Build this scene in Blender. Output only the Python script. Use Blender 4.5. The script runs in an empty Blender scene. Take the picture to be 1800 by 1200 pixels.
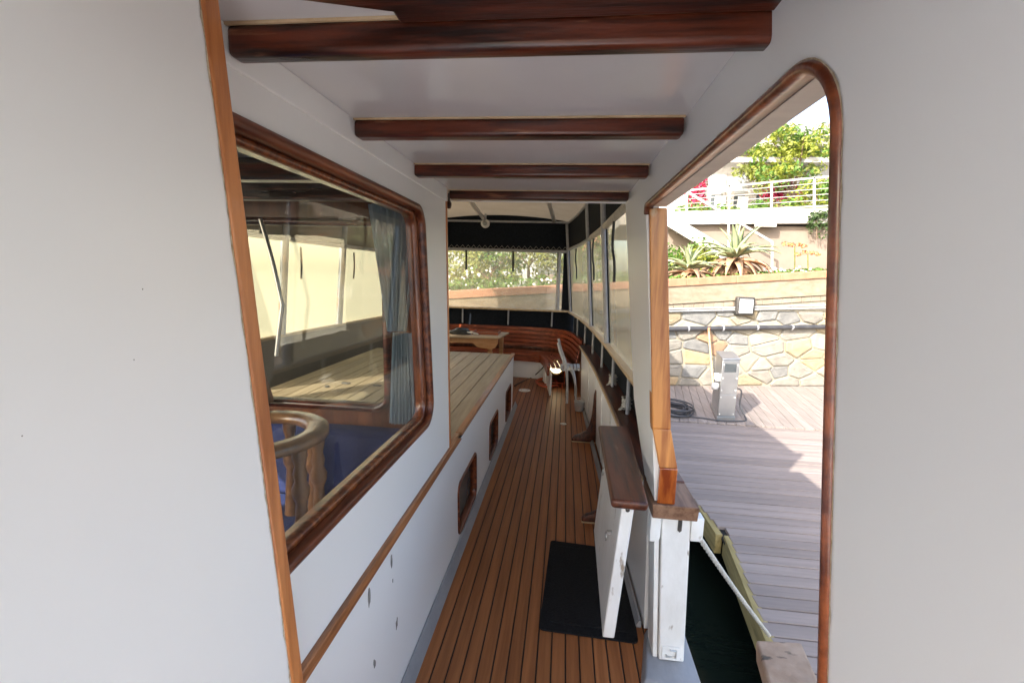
import bpy, bmesh, math, random
from mathutils import Vector, Matrix, geometry, noise
random.seed(11)
rnd = random.random
def U(a, b): return a + (b - a) * rnd()

# ------------------------------------------------------------------ camera, sky, sun, exposure
scn = bpy.context.scene
COL = scn.collection
YAW, PITCH, ROLL, HC, FPX = -0.112195, -0.144942, 0.029722, 1.65, 800.0
_f = Vector((math.sin(YAW)*math.cos(PITCH), math.cos(YAW)*math.cos(PITCH), math.sin(PITCH)))
_r = Vector((math.cos(YAW), -math.sin(YAW), 0)); _u = _r.cross(_f)
_r2 = _r*math.cos(ROLL) + _u*math.sin(ROLL); _u2 = -_r*math.sin(ROLL) + _u*math.cos(ROLL)
CAMP = Vector((0, 0, HC))
cd = bpy.data.cameras.new('camera'); cam = bpy.data.objects.new('camera', cd); COL.objects.link(cam)
cam.matrix_world = Matrix(((_r2.x, _u2.x, -_f.x, 0), (_r2.y, _u2.y, -_f.y, 0), (_r2.z, _u2.z, -_f.z, HC), (0, 0, 0, 1)))
cd.sensor_fit = 'HORIZONTAL'; cd.sensor_width = 36.0; cd.lens = 36.0*FPX/1800.0
cd.clip_start = 0.02; cd.clip_end = 4000
scn.camera = cam

SUN_EL = math.radians(34); SUN_DIR = Vector((-0.60, -0.80, 0))       # towards the sun, on the ground
w = bpy.data.worlds.new('World'); scn.world = w; w.use_nodes = True
nt = w.node_tree; bg = nt.nodes['Background']
sky = nt.nodes.new('ShaderNodeTexSky'); sky.sky_type = 'NISHITA'; sky.sun_disc = False
sky.sun_elevation = SUN_EL; sky.sun_rotation = math.atan2(SUN_DIR.x, SUN_DIR.y)
sky.air_density = 1.0; sky.dust_density = 3.0; sky.ozone_density = 0.6
nt.links.new(sky.outputs[0], bg.inputs[0]); bg.inputs[1].default_value = 0.15
sd = bpy.data.lights.new('sun', 'SUN'); sd.energy = 2.4; sd.angle = math.radians(0.5); sd.color = (1, 0.94, 0.84)
so = bpy.data.objects.new('sun', sd); COL.objects.link(so)
sv = Vector((SUN_DIR.x*math.cos(SUN_EL), SUN_DIR.y*math.cos(SUN_EL), math.sin(SUN_EL)))
so.rotation_euler = sv.to_track_quat('Z', 'Y').to_euler(); so.location = (-6, -8, 8)
vs = scn.view_settings; vs.view_transform = 'Standard'; vs.look = 'None'; vs.gamma = 1; vs.exposure = 2.3
vs.use_curve_mapping = False
scn.render.engine = 'CYCLES'
scn.cycles.max_bounces = 10; scn.cycles.transparent_max_bounces = 16; scn.cycles.diffuse_bounces = 6

def ray(px, py):
    return _r2*((px-900)/FPX) - _u2*((py-600)/FPX) + _f
def on_y(px, py, Y): r = ray(px, py); return CAMP + r*(Y/r.y)
def on_z(px, py, z): r = ray(px, py); return CAMP + r*((z-HC)/r.z)

# ------------------------------------------------------------------ materials
MT = {}
def mat(name, c1, c2=None, scale=(6, 6, 6), detail=5, rough=(.5, .6), bump=0., bscale=None, metal=0., coat=0., coat_r=.1,
        orand=0., fine=0., ramp=(.35, .7), spots=None, trans=0., spec=.5):
    m = bpy.data.materials.new(name); m.use_nodes = True; n = m.node_tree.nodes; l = m.node_tree.links
    b = n['Principled BSDF']; c2 = c2 or c1
    tc = n.new('ShaderNodeTexCoord'); mp = n.new('ShaderNodeMapping'); mp.inputs['Scale'].default_value = scale
    l.new(tc.outputs['Object'], mp.inputs[0])
    oi = n.new('ShaderNodeObjectInfo')
    if orand:
        va = n.new('ShaderNodeVectorMath'); va.operation = 'ADD'; l.new(mp.outputs[0], va.inputs[0])
        sc = n.new('ShaderNodeVectorMath'); sc.operation = 'SCALE'; sc.inputs[0].default_value = (37, 53, 71)
        l.new(oi.outputs['Random'], sc.inputs['Scale']); l.new(sc.outputs[0], va.inputs[1]); vec = va.outputs[0]
    else: vec = mp.outputs[0]
    nz = n.new('ShaderNodeTexNoise'); nz.inputs['Scale'].default_value = 1; nz.inputs['Detail'].default_value = detail
    nz.inputs['Roughness'].default_value = .62; l.new(vec, nz.inputs['Vector'])
    rp = n.new('ShaderNodeValToRGB'); l.new(nz.outputs[0], rp.inputs[0])
    rp.color_ramp.elements[0].position = ramp[0]; rp.color_ramp.elements[1].position = ramp[1]
    rp.color_ramp.elements[0].color = (*c1, 1); rp.color_ramp.elements[1].color = (*c2, 1)
    out = rp.outputs[0]
    if spots:   # (colour, scale, threshold): worn patches with a shape of their own
        sn = n.new('ShaderNodeTexNoise'); sn.inputs['Detail'].default_value = 6; sn.inputs['Scale'].default_value = 1
        sm = n.new('ShaderNodeMapping'); sm.inputs['Scale'].default_value = spots[1]; l.new(tc.outputs['Object'], sm.inputs[0]); l.new(sm.outputs[0], sn.inputs['Vector'])
        sr = n.new('ShaderNodeValToRGB'); sr.color_ramp.elements[0].position = spots[2]; sr.color_ramp.elements[1].position = spots[2]+.07
        l.new(sn.outputs[0], sr.inputs[0]); mx = n.new('ShaderNodeMix'); mx.data_type = 'RGBA'
        l.new(sr.outputs[0], mx.inputs[0]); l.new(out, mx.inputs[6]); mx.inputs[7].default_value = (*spots[0], 1); out = mx.outputs[2]
    if orand:
        hs = n.new('ShaderNodeHueSaturation'); mr = n.new('ShaderNodeMapRange')
        mr.inputs[3].default_value = 1-orand; mr.inputs[4].default_value = 1+orand
        l.new(oi.outputs['Random'], mr.inputs[0]); l.new(mr.outputs[0], hs.inputs['Value']); l.new(out, hs.inputs['Color']); out = hs.outputs[0]
    l.new(out, b.inputs['Base Color'])
    rr = n.new('ShaderNodeMapRange'); rr.inputs[3].default_value = rough[0]; rr.inputs[4].default_value = rough[1]
    l.new(nz.outputs[0], rr.inputs[0]); l.new(rr.outputs[0], b.inputs['Roughness'])
    b.inputs['Metallic'].default_value = metal; b.inputs['Specular IOR Level'].default_value = spec
    if coat: b.inputs['Coat Weight'].default_value = coat; b.inputs['Coat Roughness'].default_value = coat_r
    if bump:
        bn = n.new('ShaderNodeTexNoise'); bm_ = n.new('ShaderNodeMapping'); bm_.inputs['Scale'].default_value = bscale or scale
        l.new(tc.outputs['Object'], bm_.inputs[0]); l.new(bm_.outputs[0], bn.inputs['Vector']); bn.inputs['Scale'].default_value = 1; bn.inputs['Detail'].default_value = 4
        bp = n.new('ShaderNodeBump'); bp.inputs['Strength'].default_value = bump; bp.inputs['Distance'].default_value = .01
        l.new(bn.outputs[0], bp.inputs['Height']); l.new(bp.outputs[0], b.inputs['Normal'])
    if trans:
        tr = n.new('ShaderNodeBsdfTranslucent'); l.new(out, tr.inputs[0]); mxs = n.new('ShaderNodeMixShader'); mxs.inputs[0].default_value = trans
        l.new(b.outputs[0], mxs.inputs[1]); l.new(tr.outputs[0], mxs.inputs[2]); l.new(mxs.outputs[0], n['Material Output'].inputs[0])
    MT[name] = m; return m

mat('white_paint', (.765, .77, .775), (.80, .80, .80), (2.2, 2.2, 1.1), 4, (.34, .48), .04, (5, 5, 3), ramp=(.1, .95), coat=.12, coat_r=.22)
mat('old_white', (.70, .69, .66), (.80, .80, .78), (9, 9, 5), 6, (.3, .5), .25, (30, 30, 14), spots=((.30, .24, .18), (26, 26, 10), .66))
mat('ceiling_white', (.60, .59, .60), (.68, .67, .68), (1.3, 1.3, 1.3), 4, (.14, .24), .05, (3, 3, 3), coat=.4, coat_r=.08)
mat('soffit_paint', (.60, .50, .40), (.70, .60, .49), (4, 18, 4), 5, (.4, .55), .2, (10, 50, 10))
mat('beam_wood', (.018, .005, .003), (.135, .028, .011), (3.2, 34, 34), 6, (.2, .42), .25, (8, 60, 60), coat=.22, coat_r=.15, spec=.35, orand=.15, spots=((.28, .11, .055), (4, 22, 40), .64), ramp=(.40, .61))
mat('mahogany_y', (.062, .013, .006), (.20, .052, .017), (34, 2.6, 34), 6, (.3, .46), .2, (60, 6, 60), coat=.2, coat_r=.15, spec=.35, spots=((.30, .16, .09), (40, 4, 40), .70), ramp=(.40, .61))
mat('trim_red', (.10, .024, .010), (.28, .080, .028), (20, 20, 20), 6, (.25, .42), .2, (40, 40, 40), coat=.5, coat_r=.12, spots=((.34, .19, .11), (18, 18, 18), .68), ramp=(.40, .61))
mat('mahogany_z', (.085, .020, .008), (.26, .075, .022), (34, 34, 2.6), 6, (.25, .42), .2, (60, 60, 6), coat=.5, coat_r=.12, ramp=(.40, .61))
mat('teak_trim_z', (.34, .11, .030), (.52, .20, .065), (30, 30, 2.4), 6, (.35, .5), .2, (60, 60, 6), coat=.25, spots=((.56, .40, .26), (30, 30, 4), .72), ramp=(.40, .61))
mat('teak_trim_y', (.20, .075, .026), (.42, .17, .065), (30, 2.4, 30), 6, (.35, .5), .2, (60, 6, 60), coat=.2, spots=((.46, .33, .22), (30, 4, 30), .66), ramp=(.40, .61))
mat('pillar_wood', (.32, .095, .022), (.60, .25, .065), (26, 26, 1.6), 5, (.35, .5), .15, (50, 50, 6), coat=.25, spots=((.62, .46, .30), (14, 14, 5), .68), ramp=(.40, .61))
mat('worn_brown', (.12, .058, .034), (.25, .14, .085), (26, 3, 26), 6, (.45, .6), .2, (50, 8, 50), spec=.3, ramp=(.40, .61))
mat('varnish_new', (.20, .035, .008), (.45, .12, .02), (22, 22, 4), 5, (.15, .25), .1, (40, 40, 8), coat=.9, coat_r=.06, ramp=(.40, .61))
mat('dark_cap', (.034, .010, .006), (.118, .034, .015), (26, 2, 26), 6, (.34, .5), .2, (50, 5, 50), coat=.15, coat_r=.2, spec=.35, spots=((.17, .09, .06), (18, 3, 18), .66), ramp=(.40, .61))
mat('teak_deck', (.215, .074, .025), (.34, .128, .044), (38, 1.4, 38), 6, (.38, .55), .2, (90, 5, 90), orand=.13, spec=.28)
mat('caulk', (.012, .011, .011), (.02, .02, .02), rough=(.6, .8))
mat('trunk_teak', (.26, .185, .105), (.42, .32, .20), (26, 2.0, 26), 6, (.42, .6), .2, (60, 6, 60), orand=.10, coat=.15, coat_r=.25, spots=((.17, .12, .08), (3, 1.2, 3), .66))
mat('grey_paint', (.22, .225, .24), (.31, .31, .32), (9, 5, 9), 6, (.4, .6), .3, (25, 12, 25))
mat('rubber', (.008, .008, .009), (.017, .017, .018), (90, 90, 90), 3, (.8, .95), .5, (160, 160, 160), spec=.15)
mat('navy_canvas', (.006, .009, .014), (.014, .018, .026), (40, 40, 40), 4, (.75, .9), .2, (150, 150, 150), spec=.15)
mat('tube_grey', (.32, .33, .36), (.42, .43, .46), (20, 20, 20), 3, (.3, .45), coat=.2)
mat('steel', (.50, .50, .50), (.58, .58, .57), (4, 4, 4), 4, (.34, .44), metal=1.)
mat('dark_metal', (.05, .05, .05), (.12, .11, .10), (30, 30, 30), 4, (.4, .6), metal=.6)
mat('brass', (.30, .21, .08), (.42, .30, .12), (30, 30, 30), 4, (.3, .5), metal=1.)
mat('canopy_cream', (.30, .24, .165), (.37, .30, .215), (3, 3, 3), 4, (.5, .6), trans=.12)
mat('blue_fabric', (.010, .018, .085), (.017, .030, .125), (60, 60, 60), 4, (.8, .95), .3, (140, 140, 140))
mat('curtain_cloth', (.33, .42, .50), (.45, .53, .60), (20, 20, 5), 4, (.8, .9), trans=.3)
mat('interior_wood', (.10, .030, .012), (.24, .080, .030), (20, 20, 3), 5, (.3, .45), coat=.4)
mat('interior_ceiling', (.15, .155, .15), (.21, .21, .20), (3, 3, 3), 4, (.45, .6))
mat('rail_wood', (.14, .062, .024), (.30, .15, .06), (14, 14, 14), 6, (.3, .4), coat=.5)
mat('bench_wood', (.18, .035, .013), (.36, .085, .030), (2.5, 30, 30), 6, (.3, .45), coat=.4, orand=.15, ramp=(.40, .61))
mat('rail_board', (.46, .32, .18), (.62, .47, .30), (16, 1.5, 16), 5, (.5, .65), coat=.1)
mat('table_wood', (.42, .30, .18), (.60, .45, .29), (2.5, 26, 26), 5, (.45, .6), coat=.1)
mat('apron_wood', (.45, .20, .07), (.62, .33, .14), (4, 20, 20), 5, (.45, .6))
mat('rope', (.42, .40, .36), (.62, .60, .55), (80, 80, 80), 4, (.8, .95), .4, (150, 150, 150))
mat('orange_cable', (.45, .08, .03), (.55, .11, .045), rough=(.45, .6))
mat('black_plastic', (.012, .012, .013), (.022, .022, .022), rough=(.4, .6))
mat('white_plastic', (.74, .74, .72), (.80, .80, .78), (10, 10, 10), rough=(.35, .5))
mat('plastic_chair', (.52, .53, .54), (.62, .63, .64), (10, 10, 10), rough=(.4, .55))
mat('dock_wood', (.225, .185, .165), (.29, .24, .215), (1.2, 20, 20), 5, (.75, .9), .15, (3, 50, 50), orand=.13, spec=.25)
mat('dock_wood_y', (.20, .165, .145), (.32, .27, .24), (34, 1.6, 34), 6, (.7, .85), .35, (70, 3, 70), orand=.10)
mat('dock_beam', (.21, .16, .055), (.38, .30, .12), (20, 2, 20), 6, (.65, .8), .3, (40, 5, 40), spots=((.10, .07, .03), (9, 5, 9), .70))
mat('dock_under', (.012, .012, .012), (.02, .02, .018), rough=(.8, .95))
mat('old_wood', (.30, .19, .12), (.50, .36, .26), (9, 9, 3), 7, (.7, .9), .6, (24, 24, 8), spots=((.10, .075, .055), (14, 30, 14), .60))
mat('mortar', (.27, .24, .18), (.34, .305, .235), (14, 14, 14), 6, (.85, .95), .6, (40, 40, 40))
for i, (a, b) in enumerate((((.25, .20, .125), (.32, .265, .175)), ((.15, .15, .145), (.24, .235, .22)), ((.31, .22, .125), (.38, .29, .18)),
                            ((.26, .23, .175), (.33, .295, .23)), ((.20, .185, .16), (.29, .265, .22)), ((.30, .18, .11), (.36, .24, .15)))):
    mat('stone_%d' % i, a, b, (5, 5, 5), 7, (.8, .95), .7, (16, 16, 16), orand=.14)
mat('plaster', (.22, .17, .115), (.33, .27, .20), (4, 4, 9), 7, (.85, .95), .4, (30, 30, 30))
mat('course_brick', (.24, .19, .14), (.31, .255, .195), (8, 8, 8), 6, (.85, .95), .4, (30, 30, 30), orand=.1)
mat('terracotta', (.36, .155, .085), (.44, .21, .125), (5, 5, 5), 5, (.75, .9), .2, (30, 30, 30))
mat('conduit_grey', (.30, .30, .30), (.38, .38, .37), rough=(.4, .55))
mat('pipe_black', (.035, .035, .04), (.06, .06, .065), rough=(.4, .55))
mat('upper_wall', (.19, .152, .12), (.225, .183, .148), (2, 2, 2), 5, (.85, .95), .2, (30, 30, 30))
mat('house_white', (.40, .38, .35), (.47, .45, .42), (2, 2, 2), 4, (.8, .9))
mat('roof_grey', (.20, .18, .17), (.28, .25, .235), (4, 12, 4), 5, (.8, .9))
mat('window_dark', (.05, .06, .065), (.09, .10, .105), rough=(.06, .1))
mat('blind', (.34, .37, .37), (.42, .44, .44), (2, 2, 30), 3, (.6, .8))
mat('soil', (.13, .09, .06), (.22, .16, .10), (6, 6, 6), 6, (.9, 1), .6, (20, 20, 20))
mat('bark', (.10, .065, .04), (.20, .14, .09), (20, 20, 4), 6, (.85, .95), .6, (30, 30, 8))
def leafmat(name, a, b, t=.35): mat(name, a, b, (9, 9, 9), 4, (.45, .6), orand=.12, trans=t)
leafmat('leaf_yellow', (.15, .19, .018), (.34, .36, .045)); leafmat('leaf_green', (.06, .14, .018), (.16, .28, .04))
leafmat('leaf_dark', (.025, .06, .015), (.07, .12, .03)); leafmat('leaf_red', (.42, .012, .05), (.62, .03, .12)); leafmat('leaf_olive', (.14, .17, .03), (.30, .32, .08))
mat('aloe_green', (.19, .24, .12), (.33, .35, .20), (7, 7, 7), 4, (.4, .55), orand=.12); mat('aloe_brown', (.26, .14, .08), (.42, .27, .16), (7, 7, 7), 4, (.5, .65), orand=.14)
mat('petal', (.78, .78, .72), (.80, .80, .78), rough=(.6, .7), trans=.2); mat('petal_orange', (.55, .20, .06), (.60, .26, .10), rough=(.6, .7), trans=.2)
mat('hull_paint', (.70, .71, .72), (.78, .78, .78), (2, 2, 2), 4, (.3, .4)); mat('seabed', (.03, .035, .025), (.05, .05, .04), rough=(.9, 1))
mat('bounce_deck_paint', (.66, .67, .68), (.75, .75, .75), (6, 6, 6), 5, (.6, .75), .3, (90, 90, 90))  # kept pale so the unseen deck throws more light forward
mat('chip_edge', (.34, .25, .16), (.72, .64, .50), (60, 60, 60), 5, (.6, .8))
mat('scuff', (.10, .095, .09), (.34, .32, .30), (60, 60, 30), 5, (.6, .8))
mat('pale_green_paint', (.30, .36, .33), (.36, .42, .39), rough=(.6, .7))

def glassy(name, tint, tfac, haze, hcol, rough=.02, spec=.06):
    m = bpy.data.materials.new(name); m.use_nodes = True; n = m.node_tree.nodes; l = m.node_tree.links
    for x in list(n):
        if x.type == 'BSDF_PRINCIPLED': n.remove(x)
    t = n.new('ShaderNodeBsdfTransparent'); t.inputs[0].default_value = (*tint, 1)
    g = n.new('ShaderNodeBsdfGlossy'); g.inputs['Roughness'].default_value = rough
    fr = n.new('ShaderNodeFresnel'); fr.inputs[0].default_value = 1.5
    # two-sided pane: use the facing weight so both sides behave the same
    lw = n.new('ShaderNodeLayerWeight'); lw.inputs[0].default_value = .5
    pw = n.new('ShaderNodeMath'); pw.operation = 'POWER'; pw.inputs[1].default_value = 5; l.new(lw.outputs['Facing'], pw.inputs[0])
    mr = n.new('ShaderNodeMapRange'); mr.inputs[3].default_value = spec; mr.inputs[4].default_value = .9
    l.new(pw.outputs[0], mr.inputs[0]); n.remove(fr)
    d = n.new('ShaderNodeBsdfTranslucent'); d.inputs[0].default_value = (*hcol, 1)
    d2 = n.new('ShaderNodeBsdfDiffuse'); d2.inputs[0].default_value = (*hcol, 1)
    dm = n.new('ShaderNodeMixShader'); dm.inputs[0].default_value = .35; l.new(d.outputs[0], dm.inputs[1]); l.new(d2.outputs[0], dm.inputs[2])
    m1 = n.new('ShaderNodeMixShader'); m1.inputs[0].default_value = haze; l.new(t.outputs[0], m1.inputs[1]); l.new(dm.outputs[0], m1.inputs[2])
    m2 = n.new('ShaderNodeMixShader'); l.new(mr.outputs[0], m2.inputs[0]); l.new(m1.outputs[0], m2.inputs[1]); l.new(g.outputs[0], m2.inputs[2])
    if 'vinyl' in name:
        tc = n.new('ShaderNodeTexCoord'); nz = n.new('ShaderNodeTexNoise'); nz.inputs['Scale'].default_value = 3.5; l.new(tc.outputs['Object'], nz.inputs['Vector'])
        bp = n.new('ShaderNodeBump'); bp.inputs['Strength'].default_value = .35; bp.inputs['Distance'].default_value = .05; l.new(nz.outputs[0], bp.inputs['Height']); l.new(bp.outputs[0], g.inputs['Normal'])
    l.new(m2.outputs[0], n['Material Output'].inputs[0]); MT[name] = m
glassy('glass', (.92, .94, .93), 1, .01, (.6, .62, .6), .01, .03)
glassy('port_glass', (.55, .60, .58), 1, .55, (.42, .44, .42), .05, .05)
glassy('vinyl_clear', (.95, .94, .90), 1, .24, (.80, .70, .48), .12, .03)
glassy('vinyl_cream', (.95, .90, .80), 1, .62, (.70, .58, .35), .18, .03)
glassy('vinyl_milky', (.85, .80, .68), 1, .97, (.44, .395, .265), .25, .02)
m = bpy.data.materials.new('lamp_lens'); m.use_nodes = True; b = m.node_tree.nodes['Principled BSDF']
b.inputs['Base Color'].default_value = (.9, .85, .7, 1); b.inputs['Emission Color'].default_value = (1, .86, .52, 1); b.inputs['Emission Strength'].default_value = 1.3; MT['lamp_lens'] = m
m = bpy.data.materials.new('water'); m.use_nodes = True; n = m.node_tree.nodes; l = m.node_tree.links; b = n['Principled BSDF']
b.inputs['Base Color'].default_value = (.010, .016, .012, 1); b.inputs['Roughness'].default_value = .03; b.inputs['IOR'].default_value = 1.33
tc = n.new('ShaderNodeTexCoord'); mp = n.new('ShaderNodeMapping'); mp.inputs['Scale'].default_value = (2, 9, 1); nz = n.new('ShaderNodeTexNoise'); nz.inputs['Scale'].default_value = 1.2; nz.inputs['Detail'].default_value = 3
l.new(tc.outputs['Object'], mp.inputs[0]); l.new(mp.outputs[0], nz.inputs['Vector']); bp = n.new('ShaderNodeBump'); bp.inputs['Strength'].default_value = .12; bp.inputs['Distance'].default_value = .04
l.new(nz.outputs[0], bp.inputs['Height']); l.new(bp.outputs[0], b.inputs['Normal']); MT['water'] = m

# ------------------------------------------------------------------ mesh helpers
def worg(o):
    v = Vector((0, 0, 0))
    while o is not None: v += Vector(o.location); o = o.parent
    return v
def tag(o, label=None, cat=None, group=None, kind=None):
    if label: o['label'] = label
    if cat: o['category'] = cat
    if group: o['group'] = group
    if kind: o['kind'] = kind
    return o
def thing(name, label, cat, loc=(0, 0, 0), rz=0, group=None):
    o = bpy.data.objects.new(name, None); COL.objects.link(o); o.location = loc; o.rotation_euler.z = rz; o.empty_display_size = .1
    return tag(o, label, cat, group)
class MB:
    def __init__(s): s.v = []; s.f = []; s.sm = []
    def add(s, vs, fs, smooth=False):
        k = len(s.v); s.v += [Vector(v) for v in vs]; s.f += [[i+k for i in f] for f in fs]; s.sm += [smooth]*len(fs); return s
    def box(s, a, b):
        x0, y0, z0 = a; x1, y1, z1 = b
        return s.hexa([(x0, y0, z0), (x1, y0, z0), (x1, y1, z0), (x0, y1, z0)], [(x0, y0, z1), (x1, y0, z1), (x1, y1, z1), (x0, y1, z1)])
    def hexa(s, lo, hi):
        n = len(lo); fs = [list(range(n))[::-1], list(range(n, 2*n))] + [[i, (i+1) % n, n+(i+1) % n, n+i] for i in range(n)]
        return s.add(list(lo)+list(hi), fs)
    def bar(s, a, b, w, h, up=(0, 0, 1)):
        a, b = Vector(a), Vector(b); d = (b-a).normalized(); sd = d.cross(Vector(up)).normalized(); u = sd.cross(d)
        q = lambda p: [p-sd*w/2-u*h/2, p+sd*w/2-u*h/2, p+sd*w/2+u*h/2, p-sd*w/2+u*h/2]
        return s.hexa(q(a), q(b))
    def tube(s, pts, r, n=10, closed=False, caps=True):
        pts = [Vector(p) for p in pts]; rs = r if isinstance(r, (list, tuple)) else [r]*len(pts); vs = []; N = len(pts); ref = None
        for i, p in enumerate(pts):
            a = pts[i-1] if (i > 0 or closed) else p; c = pts[(i+1) % N] if (i < N-1 or closed) else p
            d = (c-a).normalized()
            if ref is None: ref = d.orthogonal().normalized()
            x = (ref - d*ref.dot(d)).normalized(); ref = x; y = d.cross(x)
            vs += [p+x*rs[i]*math.cos(2*math.pi*k/n)+y*rs[i]*math.sin(2*math.pi*k/n) for k in range(n)]
        fs = []
        for i in range(N if closed else N-1):
            j = (i+1) % N
            fs += [[i*n+k, i*n+(k+1) % n, j*n+(k+1) % n, j*n+k] for k in range(n)]
        s.add(vs, fs, True)
        if caps and not closed: s.add(vs[:n], [list(range(n))[::-1]]); s.add(vs[-n:], [list(range(n))])
        return s
    def lathe(s, prof, base=(0, 0, 0), axis='z', n=16):
        base = Vector(base); vs = []
        for (r, h) in prof:
            for k in range(n):
                a = 2*math.pi*k/n; c, q = r*math.cos(a), r*math.sin(a)
                vs.append(base + (Vector((c, q, h)) if axis == 'z' else Vector((c, h, -q)) if axis == 'y' else Vector((h, c, q))))
        fs = [[i*n+k, i*n+(k+1) % n, (i+1)*n+(k+1) % n, (i+1)*n+k] for i in range(len(prof)-1) for k in range(n)]
        return s.add(vs, fs, True)
    def prism(s, poly, to3, h0, h1):
        n = len(poly); t = geometry.tessellate_polygon([[Vector((p[0], p[1], 0)) for p in poly]])
        vs = [to3(p[0], p[1], h0) for p in poly] + [to3(p[0], p[1], h1) for p in poly]
        return s.add(vs, [list(x) for x in t] + [[i+n for i in reversed(x)] for x in t] + [[i, (i+1) % n, n+(i+1) % n, n+i] for i in range(n)])
    def panel(s, outer, holes, to3, h0, h1):
        loops = [outer]+holes; flat = [p for lp in loops for p in lp]; n = len(flat)
        t = geometry.tessellate_polygon([[Vector((p[0], p[1], 0)) for p in lp] for lp in loops])
        vs = [to3(p[0], p[1], h0) for p in flat] + [to3(p[0], p[1], h1) for p in flat]
        fs = [list(x) for x in t] + [[i+n for i in reversed(x)] for x in t]; k = 0
        for lp in loops:
            m_ = len(lp); fs += [[k+i, k+(i+1) % m_, n+k+(i+1) % m_, n+k+i] for i in range(m_)]; k += m_
        return s.add(vs, fs)
    def ring(s, loop, prof, to3, smooth=True):
        # prof: (offset outward, height) sections swept round a closed loop
        N = len(loop); nr = []
        area = sum(loop[i][0]*loop[(i+1) % N][1]-loop[(i+1) % N][0]*loop[i][1] for i in range(N)); sg = 1 if area > 0 else -1
        for i in range(N):
            a, p, c = Vector(loop[i-1]), Vector(loop[i]), Vector(loop[(i+1) % N])
            e1 = (p-a).normalized(); e2 = (c-p).normalized(); n1 = Vector((e1.y, -e1.x))*sg; n2 = Vector((e2.y, -e2.x))*sg
            m_ = n1+n2; nr.append(m_/max(m_.dot(n1), .3) if m_.length > 1e-6 else n1)
        M = len(prof); vs = [to3(loop[i][0]+nr[i].x*o, loop[i][1]+nr[i].y*o, h) for i in range(N) for (o, h) in prof]
        return s.add(vs, [[i*M+k, i*M+(k+1) % M, ((i+1) % N)*M+(k+1) % M, ((i+1) % N)*M+k] for i in range(N) for k in range(M)], smooth)
    def build(s, name, m, parent=None, bevel=0., seg=2, kind=None, smooth_all=False, autos=True):
        o0 = worg(parent) if parent is not None else Vector((0, 0, 0))
        me = bpy.data.meshes.new(name); me.from_pydata([v-o0 for v in s.v], [], s.f)
        me.polygons.foreach_set('use_smooth', [True]*len(s.f) if smooth_all else s.sm)
        bm = bmesh.new(); bm.from_mesh(me); bmesh.ops.recalc_face_normals(bm, faces=bm.faces)
        if bevel:
            ed = [e for e in bm.edges if len(e.link_faces) == 2 and e.calc_face_angle(0) > .5]
            bmesh.ops.bevel(bm, geom=ed, offset=bevel, segments=seg, affect='EDGES', profile=.5, clamp_overlap=True)
            if seg > 1:
                for f in bm.faces: f.smooth = f.calc_area() < bevel*2 or f.smooth
        bm.to_mesh(me); bm.free()
        if autos:
            for e in me.edges: pass
        o = bpy.data.objects.new(name, me); COL.objects.link(o)
        if m: me.materials.append(MT[m])
        if parent is not None: o.parent = parent
        if kind: o['kind'] = kind
        return o
def rpoly(pts, r, n=6):
    out = []; N = len(pts); rs = r if isinstance(r, (list, tuple)) else [r]*N
    for i in range(N):
        a, p, c = Vector(pts[i-1]), Vector(pts[i]), Vector(pts[(i+1) % N]); u = (a-p).normalized(); v = (c-p).normalized()
        if rs[i] < 1e-5: out.append(tuple(p)); continue
        ang = u.angle(v); d = rs[i]/math.tan(ang/2); cc = p+(u+v).normalized()*(rs[i]/math.sin(ang/2)); s0 = p+u*d-cc; e0 = p+v*d-cc
        a0 = math.atan2(s0.y, s0.x); da = math.atan2(e0.y, e0.x)-a0
        while da > math.pi: da -= 2*math.pi
        while da < -math.pi: da += 2*math.pi
        out += [(cc.x+rs[i]*math.cos(a0+da*k/n), cc.y+rs[i]*math.sin(a0+da*k/n)) for k in range(n+1)]
    return out
def inset(loop, d):
    N = len(loop); area = sum(loop[i][0]*loop[(i+1) % N][1]-loop[(i+1) % N][0]*loop[i][1] for i in range(N)); sg = 1 if area > 0 else -1; out = []
    for i in range(N):
        e = (Vector(loop[(i+1) % N])-Vector(loop[i-1])).normalized(); out.append((loop[i][0]-e.y*d*sg, loop[i][1]+e.x*d*sg))
    return out
def lerp(a, b, t): return a+(b-a)*t
def curve(tab, y):
    for (a, xa), (b, xb) in zip(tab, tab[1:]):
        if y <= b: return lerp(xa, xb, max(0, (y-a)/(b-a)))
    return tab[-1][1]
def spline(pts, n=8):
    pts = [Vector(p) for p in pts]; out = []
    for i in range(len(pts)-1):
        p0, p1, p2, p3 = pts[max(i-1, 0)], pts[i], pts[i+1], pts[min(i+2, len(pts)-1)]
        for k in range(n):
            t = k/n; out.append(.5*((2*p1)+(p2-p0)*t+(2*p0-5*p1+4*p2-p3)*t*t+(3*p1-p0-3*p2+p3)*t**3))
    return out+[pts[-1]]
def copy_tree(o, parent=None):
    c = o.copy(); COL.objects.link(c)
    if parent is not None: c.parent = parent
    for ch in list(o.children): copy_tree(ch, c)
    return c

# ================================================================== SETTING: water, deck, ceiling
tag(MB().add([(-400, -400, -1.4), (400, -400, -1.4), (400, 400, -1.4), (-400, 400, -1.4)], [[0, 1, 2, 3]]).build('water', 'water'), kind='structure')

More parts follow.
